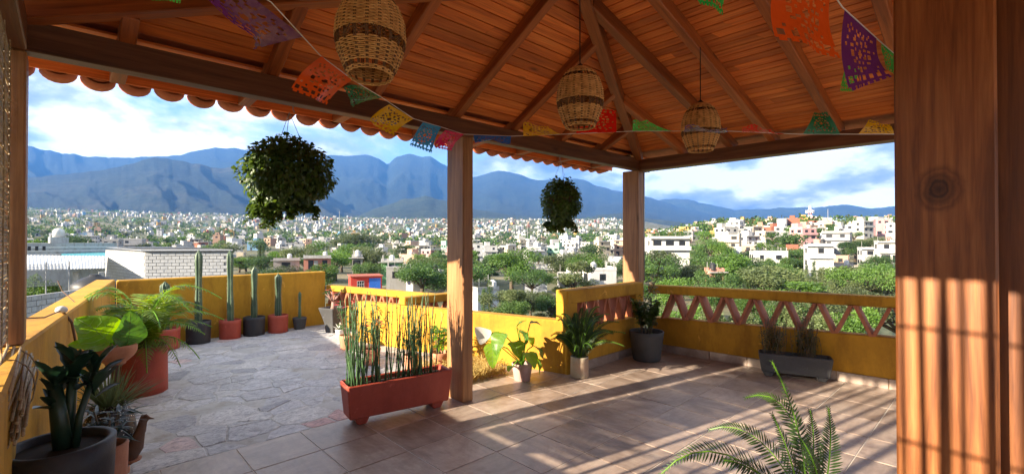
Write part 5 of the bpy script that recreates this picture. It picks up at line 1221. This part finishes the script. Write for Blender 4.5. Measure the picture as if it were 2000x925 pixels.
q = [at(120,503,36), at(290,498,36), at(290,492,44), at(120,492,44)]; mb = MB(); mb.add(q + [v-Vector((0,0,.2)) for v in q], [(0,1,2,3),(0,4,5,1),(3,2,6,7),(1,5,6,2),(0,3,7,4),(4,7,6,5)]); part('teal_roof', mb, nmat('teal_sheet', None, Base_Color=(.05,.26,.30,1), Roughness=.5), None, label='teal sheet roof between the striped building and the block building', cat='roof')
t = thing('block_wall', 'low grey block wall below the parapet beside the left post', 'wall', tuple(at(20,582,15.5)), 0); a_, b_ = at(20,582,15.5), at(178,566,19); ang = math.atan2(b_.y-a_.y, b_.x-a_.x); t.rotation_euler.z = ang; Lw = math.hypot(b_.x-a_.x, b_.y-a_.y); dz = b_.z-a_.z
mb = MB(); mb.box(0,Lw,.02,.18,-2.5,-.02); part('mortar_core', mb, M['mortar'], t)
mb = MB(); mb.box(.014,.386,0,.06,.014,.186); gblk = bevel(mb.mesh('block', M['greyblock']), .006)
for j in range(8):
    for i in range(int(Lw/.4)): link('block', gblk, t, (.4*i + .2*(j % 2), rt.uniform(-.01,0), -.2*(j+1)))
t = thing('wire_fence', 'sagging wire mesh fence by the low grey block wall', 'fence', (0,0,0)); a_, b_ = at(40,562,20), at(135,556,22); mb = MB()
for k in range(40):
    f = k/40; p = a_.lerp(b_, f); g = a_.lerp(b_, min(1, f+.12)); mb.tube([p, g+Vector((0,0,1.0))], .006, 3, False); g = a_.lerp(b_, max(0, f-.12)); mb.tube([p, g+Vector((0,0,1.0))], .006, 3, False)
part('mesh', mb, M['steel'], t); tree_px(95,528,70,27,'loose','tree1','dark leafy bush behind the wire mesh fence at the left')
for k, px in enumerate((40,88,135)): p = a_.lerp(b_, k/2); mb = MB(); mb.tube([p-Vector((0,0,2)), p+Vector((0,0,1.1))], .03, 6); part('post', mb, M['steel'], t)
# ------------------------------------------------------------------ radio tower and poles
p = at(1582,440,430); t = thing('radio_tower', 'red and white lattice tower on the hill in the right opening', 'tower', (p.x,p.y,p.z-6))
MW, MR = nmat('tower_white', None, Base_Color=(.8,.8,.8,1)), nmat('tower_red', None, Base_Color=(.5,.08,.05,1))
for s in range(6):
    z0, z1 = s*4.0, s*4.0+4; w0, w1 = 1.9-.2*s, 1.7-.2*s; mb = MB()
    for sx in (-1,1):
        for sy in (-1,1): mb.tube([(sx*w0,sy*w0,z0),(sx*w1,sy*w1,z1)], .16, 4)
    for sx, sy, tx, ty in ((-1,-1,1,-1),(1,-1,1,1),(1,1,-1,1),(-1,1,-1,-1)): mb.tube([(sx*w0,sy*w0,z0),(tx*w1,ty*w1,z1)], .1, 4); mb.tube([(sx*w1,sy*w1,z1),(tx*w1,ty*w1,z1)], .1, 4); mb.tube([(tx*w0,ty*w0,z0),(sx*w1,sy*w1,z1)], .1, 4)
    part('lattice_section', mb, MW if s % 2 else MR, t)
mb = MB(); mb.box(-3,3,-3,3,18.3,18.6); [mb.box(x-.35,x+.35,-2.9,-2.2,17.2,19.8) for x in (-2.4,-.8,.8,2.4)]; [mb.box(-2.9,-2.2,y-.35,y+.35,17.2,19.8) for y in (-1,1,2.4)]; part('antenna_platform', mb, MW, t)
for px, yt, yb, r, lab in ((172,470,500,120,'thin pole behind the shed at the left'),(663,412,440,600,'thin mast on the rise left of the middle post'),(945,425,450,500,'thin mast just right of the middle post'),(1030,430,455,500,'thin mast left of the smaller ivy ball'),(1426,440,475,330,'thin pole right of the corner post'),(1617,408,440,400,'thin dark mast right of the radio tower'),(1504,540,560,95,'concrete pole above the right parapet, left'),(1522,545,565,90,'concrete pole above the right parapet, right')):
    p = at(px,yb,r); q = at(px,yt,r); mb = MB(); mb.tube([(p.x,p.y,p.z-8),(q.x,q.y,q.z)], [.14+r*.0002,.08+r*.0002], 6); part('utility_pole', mb, M['concrete'], None, label=lab, cat='pole')
# ------------------------------------------------------------------ air
mb = MB(); mb.box(-3200,11200,-3200,11200,-40,1750)
hm = bpy.data.materials.new('pale_blue_haze'); hm.use_nodes = True; hn = hm.node_tree; hn.nodes.clear(); ho = hn.nodes.new('ShaderNodeOutputMaterial'); pv = hn.nodes.new('ShaderNodeVolumePrincipled')
pv.inputs['Color'].default_value = (.10,.35,1.0,1); pv.inputs['Density'].default_value = 8e-5; pv.inputs['Anisotropy'].default_value = .1; hn.links.new(pv.outputs[0], ho.inputs['Volume'])
part('haze', mb, hm, None, kind='stuff', label='thin blue haze filling the valley air', cat='haze')

# ------------------------------------------------------------------ labels: tell look-alikes apart by their order in view
from collections import defaultdict
by = defaultdict(list)
for o in list(COL.objects):
    if o.parent is None and 'label' in o.keys(): by[o['label']].append(o)
ORD = ('leftmost', 'second from left', 'third from left', 'fourth from left', 'fifth from left', 'sixth from left', 'seventh from left', 'eighth from left', 'ninth from left', 'tenth from left', 'eleventh from left', 'twelfth from left', 'thirteenth from left', 'fourteenth from left', 'fifteenth from left', 'sixteenth from left')
for lb, os_ in by.items():
    if len(os_) > 1:
        os_.sort(key=lambda o: px_of(o.location.x, o.location.y))
        for k, o in enumerate(os_):
            o['label'] = lb + ', ' + (ORD[k] if k < len(os_)-1 and k < len(ORD) else 'rightmost')
